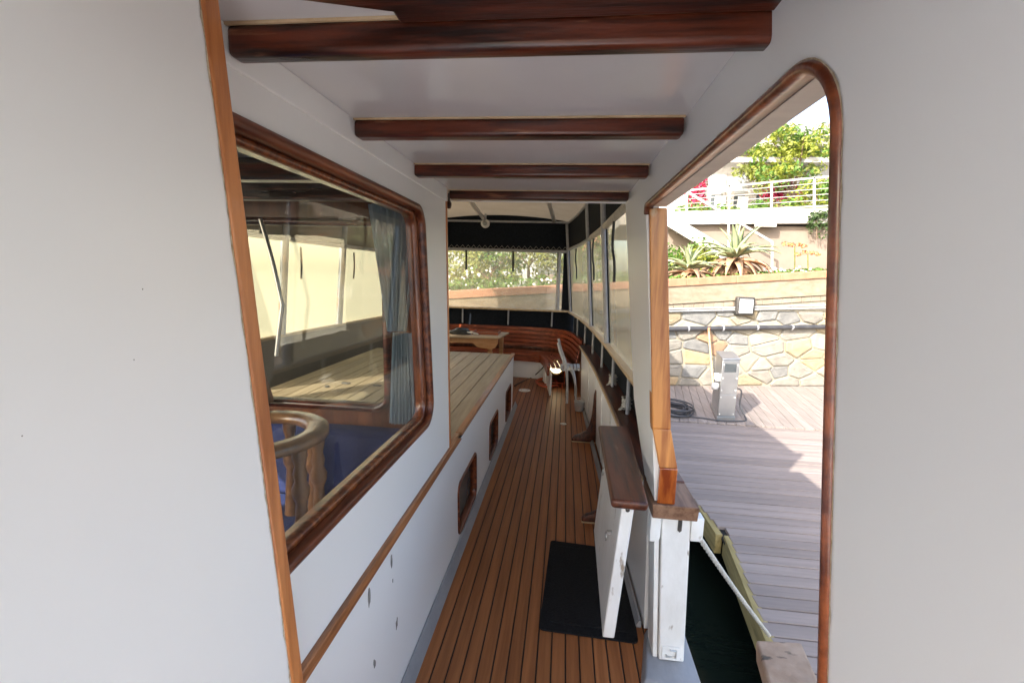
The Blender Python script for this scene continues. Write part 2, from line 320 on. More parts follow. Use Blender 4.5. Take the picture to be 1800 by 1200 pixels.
BW = [(0, .465), (1.8, .455), (2.66, .425), (3.5, .405), (4.5, .375), (5.2, .335), (6.0, .28), (6.6, .2), (7.1, .05), (7.4, -.25)]   # bulwark inner face X by Y
deck = MB().hexa([(-2.7, -6, -.12), (.60, -6, -.12), (.60, 6.0, -.12), (.1, 7.9, -.12), (-2.2, 7.9, -.12)], [(-2.7, -6, -.006), (.60, -6, -.006), (.60, 6.0, -.006), (.1, 7.9, -.006), (-2.2, 7.9, -.006)]).build('deck', 'caulk')
tag(deck, kind='structure')
PX0, PW = -.5405, .0615
proto = None
for i in range(-8, 17):
    x0 = PX0+i*PW
    y0, y1 = (-.3, 7.72) if i >= 0 else (5.36, 7.72)
    if i in (-8, 0):
        pl = MB().box((-.0275, 0, -.02), (.0275, y1-y0, 0)).build('plank', 'teak_deck', deck, bevel=.0015, seg=1); proto = pl
    else:
        pl = proto.copy(); COL.objects.link(pl)
    pl.location = (x0+PW/2, y0, U(0, .0012))

CZ = 2.04
fdk0 = MB().box((-2.7, -6.0, -.004), (.60, -.42, .0)).build('bounce_deck', 'bounce_deck_paint'); tag(fdk0, kind='structure')  # unseen pale deck added behind the camera to bounce sunlight inside
ceil = MB().box((-.66, -.95, CZ), (.275, 2.40, CZ+.05)).build('ceiling', 'ceiling_white'); tag(ceil, kind='structure')
MB().box((-.66, 2.395, CZ-.018), (.30, 2.43, CZ+.12)).build('edge_trim', 'white_paint', ceil, bevel=.004)
for k, (yy, hh, dp) in enumerate(((.742, .050, .036), (1.195, .045, .048), (1.672, .044, .048), (2.18, .042, .048))):
    x1 = .268 if k else .288
    b = MB().box((-.567, yy, CZ-hh), (x1, yy+dp, CZ-.001)).build('beam', 'beam_wood', ceil, bevel=.010, seg=4)
    MB().box((-.5675, yy-.004, CZ-.005), (x1-.001, yy+.001, CZ-.0005)).build('paint_edge', 'rail_board', b)
pk = on_y(789, 360, 2.28)
MB().lathe([(0, -.02), (.010, -.018), (.014, -.006), (.014, .006), (.009, .016), (0, .018)], pk, 'z', 12).build('hook_knob', 'beam_wood', ceil)
MB().tube([(pk.x, pk.y, pk.z+.01), (pk.x, pk.y, CZ-.001)], .005, 8).build('hook_stem', 'dark_metal', ceil)
# diagonal brace that meets the foremost beam at the top of the picture
bq = [on_z(690, 24, 2.028), on_z(470, -4, 2.028), Vector((-.52, .40, 0)), Vector((.27, .40, 0)), Vector((.286, .741, 0)), Vector((on_z(690, 24, 2.028).x, .741, 0))]
MB().hexa([(q.x, q.y, 2.028) for q in bq], [(q.x, q.y, 2.039) for q in bq]).build('brace', 'beam_wood', ceil, bevel=.006, seg=3)

# ================================================================== DECKHOUSE (left)
WX = -.57
dh = thing('deckhouse', 'white painted deckhouse with a large wood framed window, left of the side deck', 'deckhouse', (WX-.8, 1.2, 0))
P = lambda h0=0: (lambda y, z, h: Vector((WX+h, y, z)))
wall3 = P()
win = rpoly([(.42, 1.885), (.50, 1.02), (1.92, 1.005), (1.775, 1.885)], [.07, .07, .075, .075], 8)
MB().panel([(-1.3, .735), (2.262, .735), (2.135, 2.06), (-1.3, 2.06)], [win], wall3, -.05, 0).build('wall', 'white_paint', dh)
MB().box((WX-.05, -1.3, .0), (WX, 2.262, .705)).build('lower_wall', 'white_paint', dh)
# upper cover board with a seam under the ceiling
MB().hexa([(WX-.02, -1, 1.978), (WX+.005, -1, 1.978), (WX+.005, 2.143, 1.978), (WX-.02, 2.143, 1.978)], [(WX-.02, -1, CZ), (WX+.005, -1, CZ), (WX+.005, 2.137, CZ), (WX-.02, 2.137, CZ)]).build('cover_board', 'white_paint', dh, bevel=.003)
fr = MB().ring(win, [(-.004, -.06), (-.004, .004), (.001, .010), (.010, .012), (.019, .009), (.023, .0), (.023, -.012)], wall3).build('window_frame', 'mahogany_y', dh)
MB().ring(win, [(-.018, -.062), (-.018, -.022), (-.005, -.016), (-.003, -.062)], wall3).build('glazing_bead', 'mahogany_z', fr)
MB().panel(inset(win, .012), [], wall3, -.042, -.037).build('window_pane', 'glass', dh)
MB().hexa([(WX-.004, -1.3, .700), (WX+.016, -1.3, .700), (WX+.016, 2.5, .700), (WX-.004, 2.5, .700)], [(WX-.004, -1.3, .742), (WX+.016, -1.3, .742), (WX+.016, 2.38, .742), (WX-.004, 2.38, .742)]).build('rubbing_strip', 'teak_trim_y', dh, bevel=.006, seg=3)
MB().hexa([(WX-.05, 2.252, .74), (WX+.004, 2.250, .74), (WX+.004, 2.272, .74), (WX-.05, 2.272, .74)], [(WX-.05, 2.126, 2.03), (WX+.004, 2.125, 2.03), (WX+.004, 2.147, 2.03), (WX-.05, 2.147, 2.03)]).build('corner_strip', 'teak_trim_z', dh, bevel=.003)
for (px, py, w_, h_) in ((688, 985, .010, .030), (648, 1050, .010, .034), (697, 1095, .009, .026), (658, 1166, .009, .024), (1 and 690, 1020, .004, .010)):
    r = ray(px, py); p = CAMP+r*(WX/r.x); pts = []
    for k in range(11):
        a = 2*math.pi*k/11; q = U(.55, 1.15); pts.append((p.y+w_*q*math.cos(a), p.z+h_*q*math.sin(a)))
    MB().prism(pts, wall3, .0006, .0016).build('scuff_mark', 'scuff', dh)
# interior seen through the glass
MB().box((-2.6, -1.25, .10), (WX-.05, 2.13, .14)).build('cabin_floor', 'blue_fabric', dh)
MB().box((-2.6, -1.25, 2.00), (WX-.05, 2.12, 2.035)).build('cabin_ceiling', 'interior_ceiling', dh)
for yy in (.55, 1.0, 1.42, 1.82): MB().box((-2.6, yy, 1.93), (WX-.052, yy+.06, 1.999)).build('cabin_beam', 'beam_wood', dh, bevel=.008)
AW = lambda x, z, h: Vector((x, 2.12+h, z))
aw = rpoly([(-2.42, .975), (-.862, .985), (-.875, 1.86), (-2.42, 1.86)], .06, 6)
MB().panel([(-2.6, .14), (WX-.052, .14), (WX-.052, 2.0), (-2.6, 2.0)], [aw], AW, 0, .05).build('aft_bulkhead', 'interior_wood', dh)
MB().ring(aw, [(0, -.02), (.0, .055), (.03, .055), (.03, -.02)], AW).build('aft_window_frame', 'beam_wood', dh)
MB().panel(inset(aw, .004), [], AW, .02, .025).build('aft_window_pane', 'glass', dh)
MB().hexa([(-1.56, 2.04, .98), (-1.44, 2.04, .98), (-1.44, 2.095, .98), (-1.56, 2.095, .98)], [(-1.80, 2.04, 1.86), (-1.68, 2.04, 1.86), (-1.68, 2.095, 1.86), (-1.80, 2.095, 1.86)]).build('raked_post', 'interior_wood', dh, bevel=.006)
MB().tube(spline([on_y(458, 385, 2.03), on_y(478, 455, 2.03), on_y(494, 525, 2.03), on_y(496, 540, 2.03), on_y(492, 570, 2.03), on_y(486, 625, 2.03)], 5), .010, 8).build('grab_rail', 'steel', dh)
MB().box((-2.6, -1.25, .14), (-2.55, 2.12, .95)).build('port_lower_wall', 'interior_wood', dh)
MB().box((-2.6, -1.25, .951), (-2.55, -.9, 2.0)).build('port_wall', 'interior_wood', dh)
MB().box((-2.6, -1.30, .14), (WX-.052, -1.251, 2.0)).build('forward_bulkhead', 'interior_wood', dh)
MB().box((-2.62, -1.35, 2.036), (-.662, 2.36, 2.09)).build('house_roof', 'white_paint', dh)
MB().box((-2.3, 1.70, .14), (-.64, 2.10, .52)).build('settee_seat', 'blue_fabric', dh, bevel=.03, seg=3)
MB().box((-2.3, 2.00, .525), (-.64, 2.112, .885)).build('settee_back', 'blue_fabric', dh, bevel=.03, seg=3)
# gathered curtain hanging beside the window
def curtain(cx, cy, z0, z1, w0, w1, wave):
    m_ = MB(); nu, nv = 60, 10; vs = []
    for j in range(nv+1):
        t = j/nv; z = lerp(z0, z1, t); ww = lerp(w0, w1, t)
        for i in range(nu+1):
            s_ = i/nu; vs.append((cx+(s_-.5)*ww, cy+.018*math.sin(s_*wave)*(.6+.4*math.sin(3*t+i)), z))
    return m_.add(vs, [[j*(nu+1)+i, j*(nu+1)+i+1, (j+1)*(nu+1)+i+1, (j+1)*(nu+1)+i] for j in range(nv) for i in range(nu)], True)
curtain(-.742, 2.02, .93, 1.37, .13, .09, 46).build('curtain', 'curtain_cloth', dh)
curtain(-.78, 2.05, 1.37, 1.95, .09, .26, 46).build('curtain', 'curtain_cloth', dh)
# grey waterway along the foot of the wall
MB().hexa([(WX+.001, -1, 0.0005), (-.528, -1, .0005), (-.536, 5.6, .0005), (WX+.001, 5.6, .0005)], [(WX+.001, -1, .062), (-.560, -1, .062), (-.562, 5.6, .062), (WX+.001, 5.6, .062)]).build('waterway', 'grey_paint', dh, bevel=.008, seg=3)

# stair balustrade in the cabin
bl = thing('stair_balustrade', 'curved wooden stair rail on turned balusters, behind the window glass', 'balustrade', (-1.21, 1.64, .14))
cx, cy, R0 = -1.21, 1.64, .225
m_ = MB(); prof = [(-.045, -.018), (-.045, .010), (-.03, .02), (.03, .02), (.045, .010), (.045, -.018)]; N = 40; vs = []
for i in range(N+1):
    a = math.radians(-100)+math.radians(280)*i/N
    for (o, h) in prof: vs.append((cx+(R0+o)*math.cos(a), cy+(R0+o)*math.sin(a), .985+h))
m_.add(vs, [[i*6+k, i*6+(k+1) % 6, (i+1)*6+(k+1) % 6, (i+1)*6+k] for i in range(N) for k in range(6)], True).build('handrail', 'rail_wood', bl)
bprof = [(.030, 0), (.030, .05), (.018, .07), (.026, .10), (.034, .25), (.036, .38), (.026, .52), (.020, .60), (.032, .63), (.034, .66), (.022, .69), (.027, .72), (.020, .75), (.028, .79), (.028, .83)]
bal0 = None
for i in range(8):
    a = math.radians(-88+36*i)
    if bal0 is None:
        mb_ = MB().lathe(bprof, worg(bl), n=14); bal0 = mb_.build('baluster', 'rail_wood', bl); o = bal0
    else: o = bal0.copy(); COL.objects.link(o)
    o.location = (R0*math.cos(a), R0*math.sin(a), 0)

# ------------------------------------------------------------------ foreground panel with a wooden edge
fp = thing('wheelhouse_door', 'large plain white panel with an upright orange-brown wooden edge, nearest at far left', 'door panel', (-.52, .3, 0))
ya = lambda z: .640+.130*(2.02-z)/1.2
MB().hexa([(-.535, -1.25, .02), (-.503, -1.25, .02), (-.503, ya(.02)-.028, .02), (-.535, ya(.02)-.028, .02)], [(-.535, -1.25, 2.035), (-.503, -1.25, 2.035), (-.503, ya(2.035)-.028, 2.035), (-.535, ya(2.035)-.028, 2.035)]).build('panel', 'white_paint', fp)
MB().hexa([(-.540, ya(.02)-.0275, .02), (-.498, ya(.02)-.0275, .02), (-.498, ya(.02)+.004, .02), (-.540, ya(.02)+.004, .02)], [(-.540, ya(2.035)-.0275, 2.035), (-.498, ya(2.035)-.0275, 2.035), (-.498, ya(2.035)+.004, 2.035), (-.540, ya(2.035)+.004, 2.035)]).build('edge_strip', 'teak_trim_z', fp, bevel=.003)

vs = []
for i in range(160):
    z = lerp(.05, 2.03, i/159); w_ = .0015+max(0, .006*(noise.noise(Vector((i*.21, 7, 1)))+.4*noise.noise(Vector((i*.9, 1, 1)))+.12)); y_ = ya(z)-.0278
    vs += [(-.5022, y_, z), (-.5022, y_-w_, z)]
MB().add(vs, [[2*i, 2*i+1, 2*i+3, 2*i+2] for i in range(159)]).build('chipped_paint', 'chip_edge', fp)
for (px, py) in ((38, 766), (235, 632), (250, 508)):
    r = ray(px, py); p = CAMP+r*(-.503/r.x); pts = [(p.y+.0006*U(.5, 1.2)*math.cos(6.283*k/8), p.z+.0009*U(.4, 1.3)*math.sin(6.283*k/8)) for k in range(8)]
    MB().prism(pts, lambda y, z, h: Vector((-.503+h, y, z)), .0003, .0008).build('scuff_mark', 'scuff', fp)
# ================================================================== TRUNK CABIN
tk = thing('trunk_cabin', 'low white cabin trunk with a teak planked top and small square ports', 'cabin trunk', (-1.2, 3.7, 0))
ports = []
for (y0, y1) in ((2.47, 3.10), (3.56, 4.02), (4.62, 5.06)):
    ports.append(rpoly([(y0-.05, .40), (y0+.08, .075), (y1+.03, .075+.10), (y1-.12, .435)], .045, 5))
ports = [rpoly([(2.40, .385), (2.52, .065), (3.14, .245), (2.98, .425)], .05, 5),
         rpoly([(3.47, .43), (3.62, .055), (4.14, .26), (4.10, .435)], .05, 5), rpoly([(4.58, .43), (4.66, .075), (5.15, .20), (5.10, .45)], .05, 5)]
ports = [rpoly([(y0, .42), (y0+.035, .095), (y1, .095), (y1-.035, .42)], .05, 5) for (y0, y1) in ((2.46, 3.02), (3.58, 4.06), (4.62, 5.08))]
MB().panel([(2.2625, 0), (5.29, 0), (5.29, .699), (2.2625, .699)], ports, wall3, -.045, 0).build('side_wall', 'white_paint', tk)
MB().box((-2.2, 5.24, 0), (WX-.046, 5.289, .699)).build('aft_wall', 'white_paint', tk)
MB().box((-2.2, 2.30, 0), (-2.15, 5.239, .699)).build('port_side_wall', 'white_paint', tk)
MB().box((-2.2, 2.275, .70), (WX+.004, 5.30, .712)).build('top_base', 'caulk', tk)
for lp in ports:
    f_ = MB().ring(lp, [(-.006, -.055), (-.006, .004), (.0, .009), (.010, .009), (.014, .004), (.014, -.01)], wall3).build('port_frame', 'mahogany_y', tk)
    MB().panel(inset(lp, .004), [], wall3, -.040, -.036).build('port_pane', 'port_glass', f_)
    MB().tube([(WX-.03, lp[8][0]-.1, lp[8][1]+.05), (WX-.03, lp[8][0]-.02, lp[8][1]+.05)], .006, 6).build('port_catch', 'steel', f_)
MB().box((-2.15, 2.27, .02), (WX-.2, 5.2, .60)).build('cabin_lining', 'blind', tk)
tp = None; TW = .118
for i in range(14):
    x1 = WX-.034-i*TW
    if tp is None:
        tp = MB().box((-TW+.006, 0, 0), (0, 2.99, .010)).build('plank', 'trunk_teak', None, bevel=.0015, seg=1); o = tp
    else: o = tp.copy(); COL.objects.link(o)
    o.parent = tk; o.location = Vector((x1, 2.28, .7125))-worg(tk)
MB().box((WX-.031, 2.51, .7125), (WX+.012, 5.31, .731)).build('margin_board', 'teak_trim_y', tk, bevel=.004)
MB().box((WX-.031, 2.28, .7125), (WX-.003, 2.508, .7295)).build('margin_board', 'teak_trim_y', tk, bevel=.004)
for (px, py, l_) in ((608, 674, .07), (663, 678, .07), (575, 680, .03)):
    p = on_z(px, py, .724); MB().box((p.x-l_/2, p.y-.012, .7235), (p.x+l_/2, p.y+.012, .735)).build('deck_fitting', 'dark_metal', tk, bevel=.004)

# ================================================================== SIDE BULKHEAD (right) with the gate opening
def XR(z): return .272+.10*(CZ-z)
sb = thing('side_bulkhead', 'white side wall with a big rounded opening trimmed in dark wood, nearest at right', 'bulkhead', (.40, 1.0, 0))
BK = lambda y, z, h: Vector((XR(z)+h, y, z))
hole = rpoly([(.580, -.06), (.575, 1.917), (1.795, 1.917), (1.795, -.06)], [0, .10, .035, 0], 10)
hole = [p for p in hole]
outer = [(-.12, 0), (.580, 0)] + [p for p in hole if p[1] > .0] + [(1.795, .755), (2.02, .755), (2.30, 1.05), (2.36, CZ+.03), (-.12, CZ+.03)]
MB().prism(outer, BK, 0, .045).build('wall', 'white_paint', sb)
# wood trim round the opening (open at the foot)
path = [(.580, .05)] + [p for p in hole if p[1] > .0]
path = path[:-1]
def strip(m_, path, prof, to3):
    N = len(path); M = len(prof); vs = []
    for i in range(N):
        a = Vector(path[max(i-1, 0)]); c = Vector(path[min(i+1, N-1)]); d = (c-a).normalized(); n_ = Vector((-d.y, d.x))
        for (o, h) in prof: vs.append(to3(path[i][0]+n_.x*o, path[i][1]+n_.y*o, h))
    fs = [[i*M+k, i*M+(k+1) % M, (i+1)*M+(k+1) % M, (i+1)*M+k] for i in range(N-1) for k in range(M)] + [list(range(M))[::-1], [(N-1)*M+k for k in range(M)]]
    return m_.add(vs, fs, True)
iy = min(range(len(path)), key=lambda i: abs(path[i][0]-1.795)+abs(path[i][1]-1.9))
strip(MB(), path, [(-.005, .022), (-.005, -.004), (.000, -.008), (.006, -.008), (.010, -.004), (.011, .002)], BK).build('opening_trim', 'trim_red', sb)
# painted soffit of the opening
MB().hexa([BK(.66, 1.9115, .0225), BK(1.76, 1.9115, .0225), BK(1.76, 1.9115, .066), BK(.66, 1.9115, .066)], [BK(.66, 1.93, .0455), BK(1.76, 1.93, .0455), BK(1.76, 1.93, .066), BK(.66, 1.93, .066)]).build('soffit', 'soffit_paint', sb)
# chipped paint line round the trim
cpts = []
for i in range(len(path)-1):
    a_, b_ = Vector(path[i]), Vector(path[i+1]); k = max(1, int((b_-a_).length/.012)); cpts += [a_.lerp(b_, j/k) for j in range(k)]
vs = []
for i, p in enumerate(cpts):
    d_ = (cpts[min(i+1, len(cpts)-1)]-cpts[max(i-1, 0)]).normalized(); n_ = Vector((-d_.y, d_.x)); w_ = .0125+max(0, .0035*(noise.noise(Vector((i*.35, 0, 3)))+.35*noise.noise(Vector((i*1.7, 2, 3)))+.1))
    for o_ in (.0105, w_): vs.append(BK(p.x+n_.x*o_, p.y+n_.y*o_, -.0012))
MB().add(vs, [[2*i, 2*i+1, 2*i+3, 2*i+2] for i in range(len(cpts)-1)]).build('chipped_paint', 'chip_edge', sb)
# wooden facing of the pillar on the far side of the opening
MB().hexa([BK(1.778, 1.07, -.002), BK(1.778, 1.07, .068), BK(1.84, 1.07, .068), BK(1.84, 1.07, -.002)], [BK(1.778, 1.91, .010), BK(1.778, 1.91, .074), BK(1.84, 1.91, .074), BK(1.84, 1.91, .010)]).build('pillar_facing', 'pillar_wood', sb, bevel=.004)
MB().hexa([(.405, 1.770, .762), (.474, 1.770, .762), (.474, 1.84, .762), (.405, 1.84, .762)], [(.405, 1.770, .912), (.474, 1.770, .912), (.474, 1.84, .912), (.405, 1.84, .912)]).build('pillar_foot', 'varnish_new', sb, bevel=.004)
MB().hexa([(.404, 1.771, .9125), (.473, 1.771, .9125), (.473, 1.84, .9125), (.404, 1.84, .9125)], [BK(1.777, 1.0695, -.002), BK(1.777, 1.0695, .068), BK(1.84, 1.0695, .068), BK(1.84, 1.0695, -.002)]).build('pillar_scarf', 'pillar_wood', sb, bevel=.004)
MB().hexa([BK(1.842, .79, .046), BK(2.0, .79, .046), BK(2.0, .79, .056), BK(1.842, .79, .056)], [BK(1.842, 1.9, .046), BK(2.26, 1.9, .046), BK(2.26, 1.9, .056), BK(1.842, 1.9, .056)]).build('pillar_core', 'white_paint', sb)
MB().box((.20, -.75, 2.091), (.50, 2.36, 2.13)).build('roof_edge', 'white_paint', sb)
MB().hexa([BK(-.12, 2.07, .057), BK(2.3, 2.07, .057), BK(2.3, 2.07, .12), BK(-.12, 2.07, .12)], [BK(-.12, 2.09, .057), BK(2.3, 2.09, .057), BK(2.3, 2.09, .12), BK(-.12, 2.09, .12)]).build('drip_rail', 'white_paint', sb)

# ================================================================== BULWARK with capping rail
bw = thing('bulwark', 'white bulwark with a dark varnished capping rail, right of the deck', 'bulwark', (.45, 3.6, 0))
ys = [2.02+.2*i for i in range(21)]
def wallstrip(ys, fx0, fx1, z0, z1, top0=0.):
    m_ = MB(); vs = []
    for y in ys: a, c = fx0(y), fx1(y); vs += [(a+.0, y, z0), (c, y, z0), (c, y, z1), (a-top0, y, z1)]
    n = len(ys); return m_.add(vs, [[i*4+k, i*4+(k+1) % 4, (i+1)*4+(k+1) % 4, (i+1)*4+k] for i in range(n-1) for k in range(4)] + [[3, 2, 1, 0], [4*n-4, 4*n-3, 4*n-2, 4*n-1]])
bx = lambda y: curve(BW, y)
wallstrip(ys, bx, lambda y: bx(y)+.04, 0.001, .735, .03).build('inner_skin', 'white_paint', bw)
wallstrip([1.96]+ys, lambda y: bx(y)+.085, lambda y: bx(y)+.115, -1.3, .735).build('hull_side', 'hull_paint', bw)
wallstrip([1.985]+ys[1:], lambda y: bx(y)-.055+.0, lambda y: bx(y)+.118, .742, .768).build('capping_rail', 'dark_cap', bw, bevel=.006)
wallstrip(ys, lambda y: bx(y)-.062, lambda y: bx(y)-.0555, .735, .756).build('cap_edge', 'rail_board', bw)
for yy in (2.75, 3.35, 3.95, 4.55, 5.15): MB().bar((bx(yy)-.006, yy, .02), (bx(yy)-.036, yy, .73), .012, .008, (1, 0, 0)).build('seam_batten', 'old_white', bw)
MB().hexa([(bx(2.4)-.03, 2.02, .0012), (bx(2.4)+.0, 2.02, .0012), (bx(5.6), 5.6, .0012), (bx(5.6)-.03, 5.6, .0012)], [(bx(2.4)-.012, 2.02, .035), (bx(2.4), 2.02, .035), (bx(5.6), 5.6, .035), (bx(5.6)-.012, 5.6, .035)]).build('waterway', 'grey_paint', bw)

# gate post
gp = thing('gate_post', 'chipped white gate post with grey metal foot beside the doormat', 'post', (.52, 1.85, 0))
PT = lambda z: .470-.035*z/.7
MB().hexa([(PT(0), 1.80, .04), (PT(0)+.105, 1.80, .04), (PT(0)+.105, 1.95, .04), (PT(0), 1.95, .04)], [(PT(.7), 1.80, .70), (PT(.7)+.115, 1.80, .70), (PT(.7)+.115, 1.95, .70), (PT(.7), 1.95, .70)]).build('shaft', 'old_white', gp, bevel=.006)
MB().hexa([(PT(0)-.022, 1.815, .03), (PT(0)-.002, 1.815, .03), (PT(0)-.002, 1.93, .03), (PT(0)-.022, 1.93, .03)], [(PT(.7)-.022, 1.815, .62), (PT(.7)-.002, 1.815, .62), (PT(.7)-.002, 1.93, .62), (PT(.7)-.022, 1.93, .62)]).build('side_strip', 'old_white', gp, bevel=.003)
MB().hexa([(.39, 1.765, .7005), (.565, 1.765, .7005), (.565, 1.984, .7005), (.39, 1.984, .7005)], [(.386, 1.760, .7615), (.568, 1.760, .7615), (.568, 1.984, .7615), (.386, 1.984, .7615)]).build('post_cap', 'worn_brown', gp, bevel=.004)
MB().prism(rpoly([(.392, .585), (.392, .699), (.432, .699), (.432, .585)], [.0, .0, .0, .02]), lambda x, z, h: Vector((x, 1.80+h, z)), -.008, .05).build('bracket', 'old_white', gp, bevel=.003)
MB().prism(rpoly([(.553, .60), (.553, .699), (.60, .699), (.60, .60)], [.0, .0, .0, .02]), lambda x, z, h: Vector((x, 1.80+h, z)), -.006, .05).build('bracket', 'old_white', gp, bevel=.003)
MB().prism([(.500, .640), (.508, .632), (.516, .64), (.516, .69), (.500, .69)], lambda x, z, h: Vector((x, 1.7985+h, z)), -.003, 0).build('keyhole', 'dark_metal', gp)
MB().prism([(.480, .05), (.55, .05), (.55, .11), (.48, .11)], lambda x, z, h: Vector((x, 1.7985+h, z)), -.004, .0).build('latch_plate', 'old_white', gp)
MB().tube([(.497, 1.791, .075), (.497, 1.791, .067), (.537, 1.791, .067), (.537, 1.791, .097), (.51, 1.791, .097)], .004, 6).build('latch_bolt', 'steel', gp)
MB().hexa([(.37, 1.66, .0015), (.62, 1.60, .0015), (.62, 1.98, .0015), (.44, 1.98, .0015)], [(.40, 1.70, .04), (.62, 1.64, .04), (.62, 1.97, .04), (.45, 1.97, .04)]).build('foot_plate', 'grey_paint', gp, bevel=.006)

# open gate leaf
gl = thing('bulwark_gate', 'open white gate leaf with a thick dark varnished cap, above the doormat', 'gate', (.24, 1.98, .27))
MB().hexa([(.205, 1.615, .272), (.250, 1.615, .272), (.262, 2.37, .272), (.217, 2.37, .272)], [(.243, 1.60, .832), (.288, 1.60, .832), (.300, 2.36, .832), (.255, 2.36, .832)]).build('leaf', 'old_white', gl, bevel=.005)
MB().hexa([(.200, 1.562, .8325), (.325, 1.556, .8325), (.366, 2.41, .8325), (.212, 2.39, .8325)], [(.196, 1.558, .868), (.329, 1.552, .868), (.370, 2.414, .868), (.208, 2.394, .868)]).build('gate_cap', 'dark_cap', gl, bevel=.013, seg=4)
for (px, py) in ((1074, 942), (1058, 828)):
    p = on_y(px, py, 1.75 if py > 900 else 2.15); c = Vector((.222 if py > 900 else .236, p.y, p.z))
    rg = MB().tube([c+Vector((-.012, .016*math.cos(a), .016*math.sin(a))) for a in [2*math.pi*k/16 for k in range(16)]], .003, 6, closed=True).build('ring_pull', 'steel', gl)
    MB().box((c.x-.010, c.y-.006, c.z+.010), (c.x+.012, c.y+.006, c.z+.024)).build('ring_plate', 'steel', rg)
MB().lathe([(0, 0), (.008, 0), (.008, .006), (0, .006)], (.263, 1.594, .815), 'y', 10).build('hinge_bolt', 'dark_metal', gl)

# near end of the bulwark at the gate
nb = thing('gate_jamb', 'weathered bare wood block at the bottom right of the opening', 'block', (.55, .9, 0))
MB().hexa([(.47, .72, .66), (.585, .72, .66), (.655, 1.15, .66), (.545, 1.14, .66)], [(.465, .715, .72), (.59, .715, .72), (.66, 1.155, .72), (.54, 1.145, .72)]).build('worn_cap', 'old_wood', nb, bevel=.008)
MB().hexa([(.50, .72, .02), (.57, .72, .02), (.64, 1.12, .02), (.57, 1.11, .02)], [(.49, .72, .659), (.57, .72, .659), (.64, 1.12, .659), (.56, 1.11, .659)]).build('upright', 'mahogany_z', nb)
MB().box((.56, -1.0, -1.3), (.60, 1.0, .60)).build('hull_side', 'hull_paint', nb)

# doormat
dm = thing('doormat', 'black rubber doormat on the teak deck', 'doormat', (.17, 2.3, .002))
mp_ = [on_z(x, y, .004) for x, y in ((947, 1106), (1122, 1131), (1100, 968), (968, 950))]
MB().prism(rpoly([(p.x, p.y) for p in mp_], .02, 4), lambda x, y, h: Vector((x, y, h)), .0015, .009).build('mat_base', 'rubber', dm)
cen = sum(mp_, Vector())/4; inn = [cen+(p-cen)*.86 for p in mp_]
MB().prism(rpoly([(p.x, p.y) for p in inn], .015, 4), lambda x, y, h: Vector((x, y, h)), .0092, .014).build('mat_pile', 'rubber', dm, bevel=.002)

# wooden knee bracket against the bulwark
def knee(name, label, Y, pts, sc=1):
    t = thing(name, label, 'bracket', (.3, Y, 0), group=None)
    MB().prism(pts, lambda x, z, h: Vector((x, Y+h, z)), -.02, .02).build('knee', 'dark_cap', t, bevel=.006)
    MB().box((pts[0][0]+.0, Y-.03, .0015), (pts[-1][0], Y+.03, .006)).build('foot_strip', 'rail_board', t); return t
cv = [(.135, .007), (.135, .03), (.165, .062), (.225, .085), (.275, .12), (.305, .18), (.322, .28), (.330, .40), (.334, .50), (.345, .545), (.358, .53), (.37, .30), (.385, .007)]
knee('deck_knee', 'dark curved wooden knee standing on the deck against the bulwark', 4.48, cv)
knee('deck_knee', 'dark wooden knee half hidden behind the open gate leaf', 2.95, [(x*.80+.075, z*.8) for x, z in cv])

# ================================================================== AFT CANOPY
cp = thing('aft_canopy', 'cream and navy canvas canopy with clear curtains on a grey tube frame', 'canopy', (-1.1, 5.2, .77))
RB = [(2.3, .47), (2.9, .452), (4.4, .41), (5.5, .35), (6.4, .28), (7.1, .20), (7.72, .12)]     # side rail X by Y at z 1.05
side = lambda y, z: curve(RB, y)-.085*(z-1.05)
YS = 7.72; XL = -2.72
def canvas_strip(ys, z0, z1, sgn, m_=None, sheet=False):
    m_ = m_ or MB(); f = (lambda y, z: side(y, z)) if sgn > 0 else (lambda y, z: -2.27-side(y, z))
    vs = []
    for y in ys: vs += [(f(y, z0), y, z0), (f(y, z1), y, z1), (f(y, z1)+.004*sgn, y, z1), (f(y, z0)+.004*sgn, y, z0)]
    n = len(ys)
    if sheet: return m_.add(vs, [[i*4, i*4+1, (i+1)*4+1, (i+1)*4] for i in range(n-1)], True)
    return m_.add(vs, [[i*4+k, i*4+(k+1) % 4, (i+1)*4+(k+1) % 4, (i+1)*4+k] for i in range(n-1) for k in range(4)], True)
# roof
vs = []; ny, nx = 10, 16
for j in range(ny+1):
    y = lerp(2.36, 7.80, j/ny)
    a, b_ = -2.27-side(max(2.4, y), 2.53)-.06, side(max(2.4, y), 2.53)+.06
    for i in range(nx+1):
        x = lerp(a, b_, i/nx); s_ = (i/nx-.5)*2; vs.append((x, y, 2.62-.10*s_*s_-.012*math.cos(j*2.2)))
m_ = MB().add(vs, [[j*(nx+1)+i, j*(nx+1)+i+1, (j+1)*(nx+1)+i+1, (j+1)*(nx+1)+i] for j in range(ny) for i in range(nx)], True); m_.build('roof_cloth', 'canopy_cream', cp)
for (a, b_) in ((on_y(815, 350, 4.2), on_y(853, 383, 7.7)), (on_y(945, 352, 4.4), on_y(975, 386, 7.7)), (on_y(690, 352, 4.2), on_y(740, 384, 7.7))):
    a, b_ = Vector((a.x, 2.5, 2.575)), Vector((b_.x, 7.68, 2.53)); MB().bar(a, b_, .05, .03).build('roof_batten', 'tube_grey', cp)
MB().tube([(XL+.3, YS, 2.525), (side(YS, 2.5), YS, 2.525)], .018, 8).build('roof_tube', 'tube_grey', cp)
MB().tube([(side(y, 2.5), y, 2.51) for y in (2.45, 4, 5.5, 6.6, YS)], .018, 8).build('roof_tube', 'tube_grey', cp)
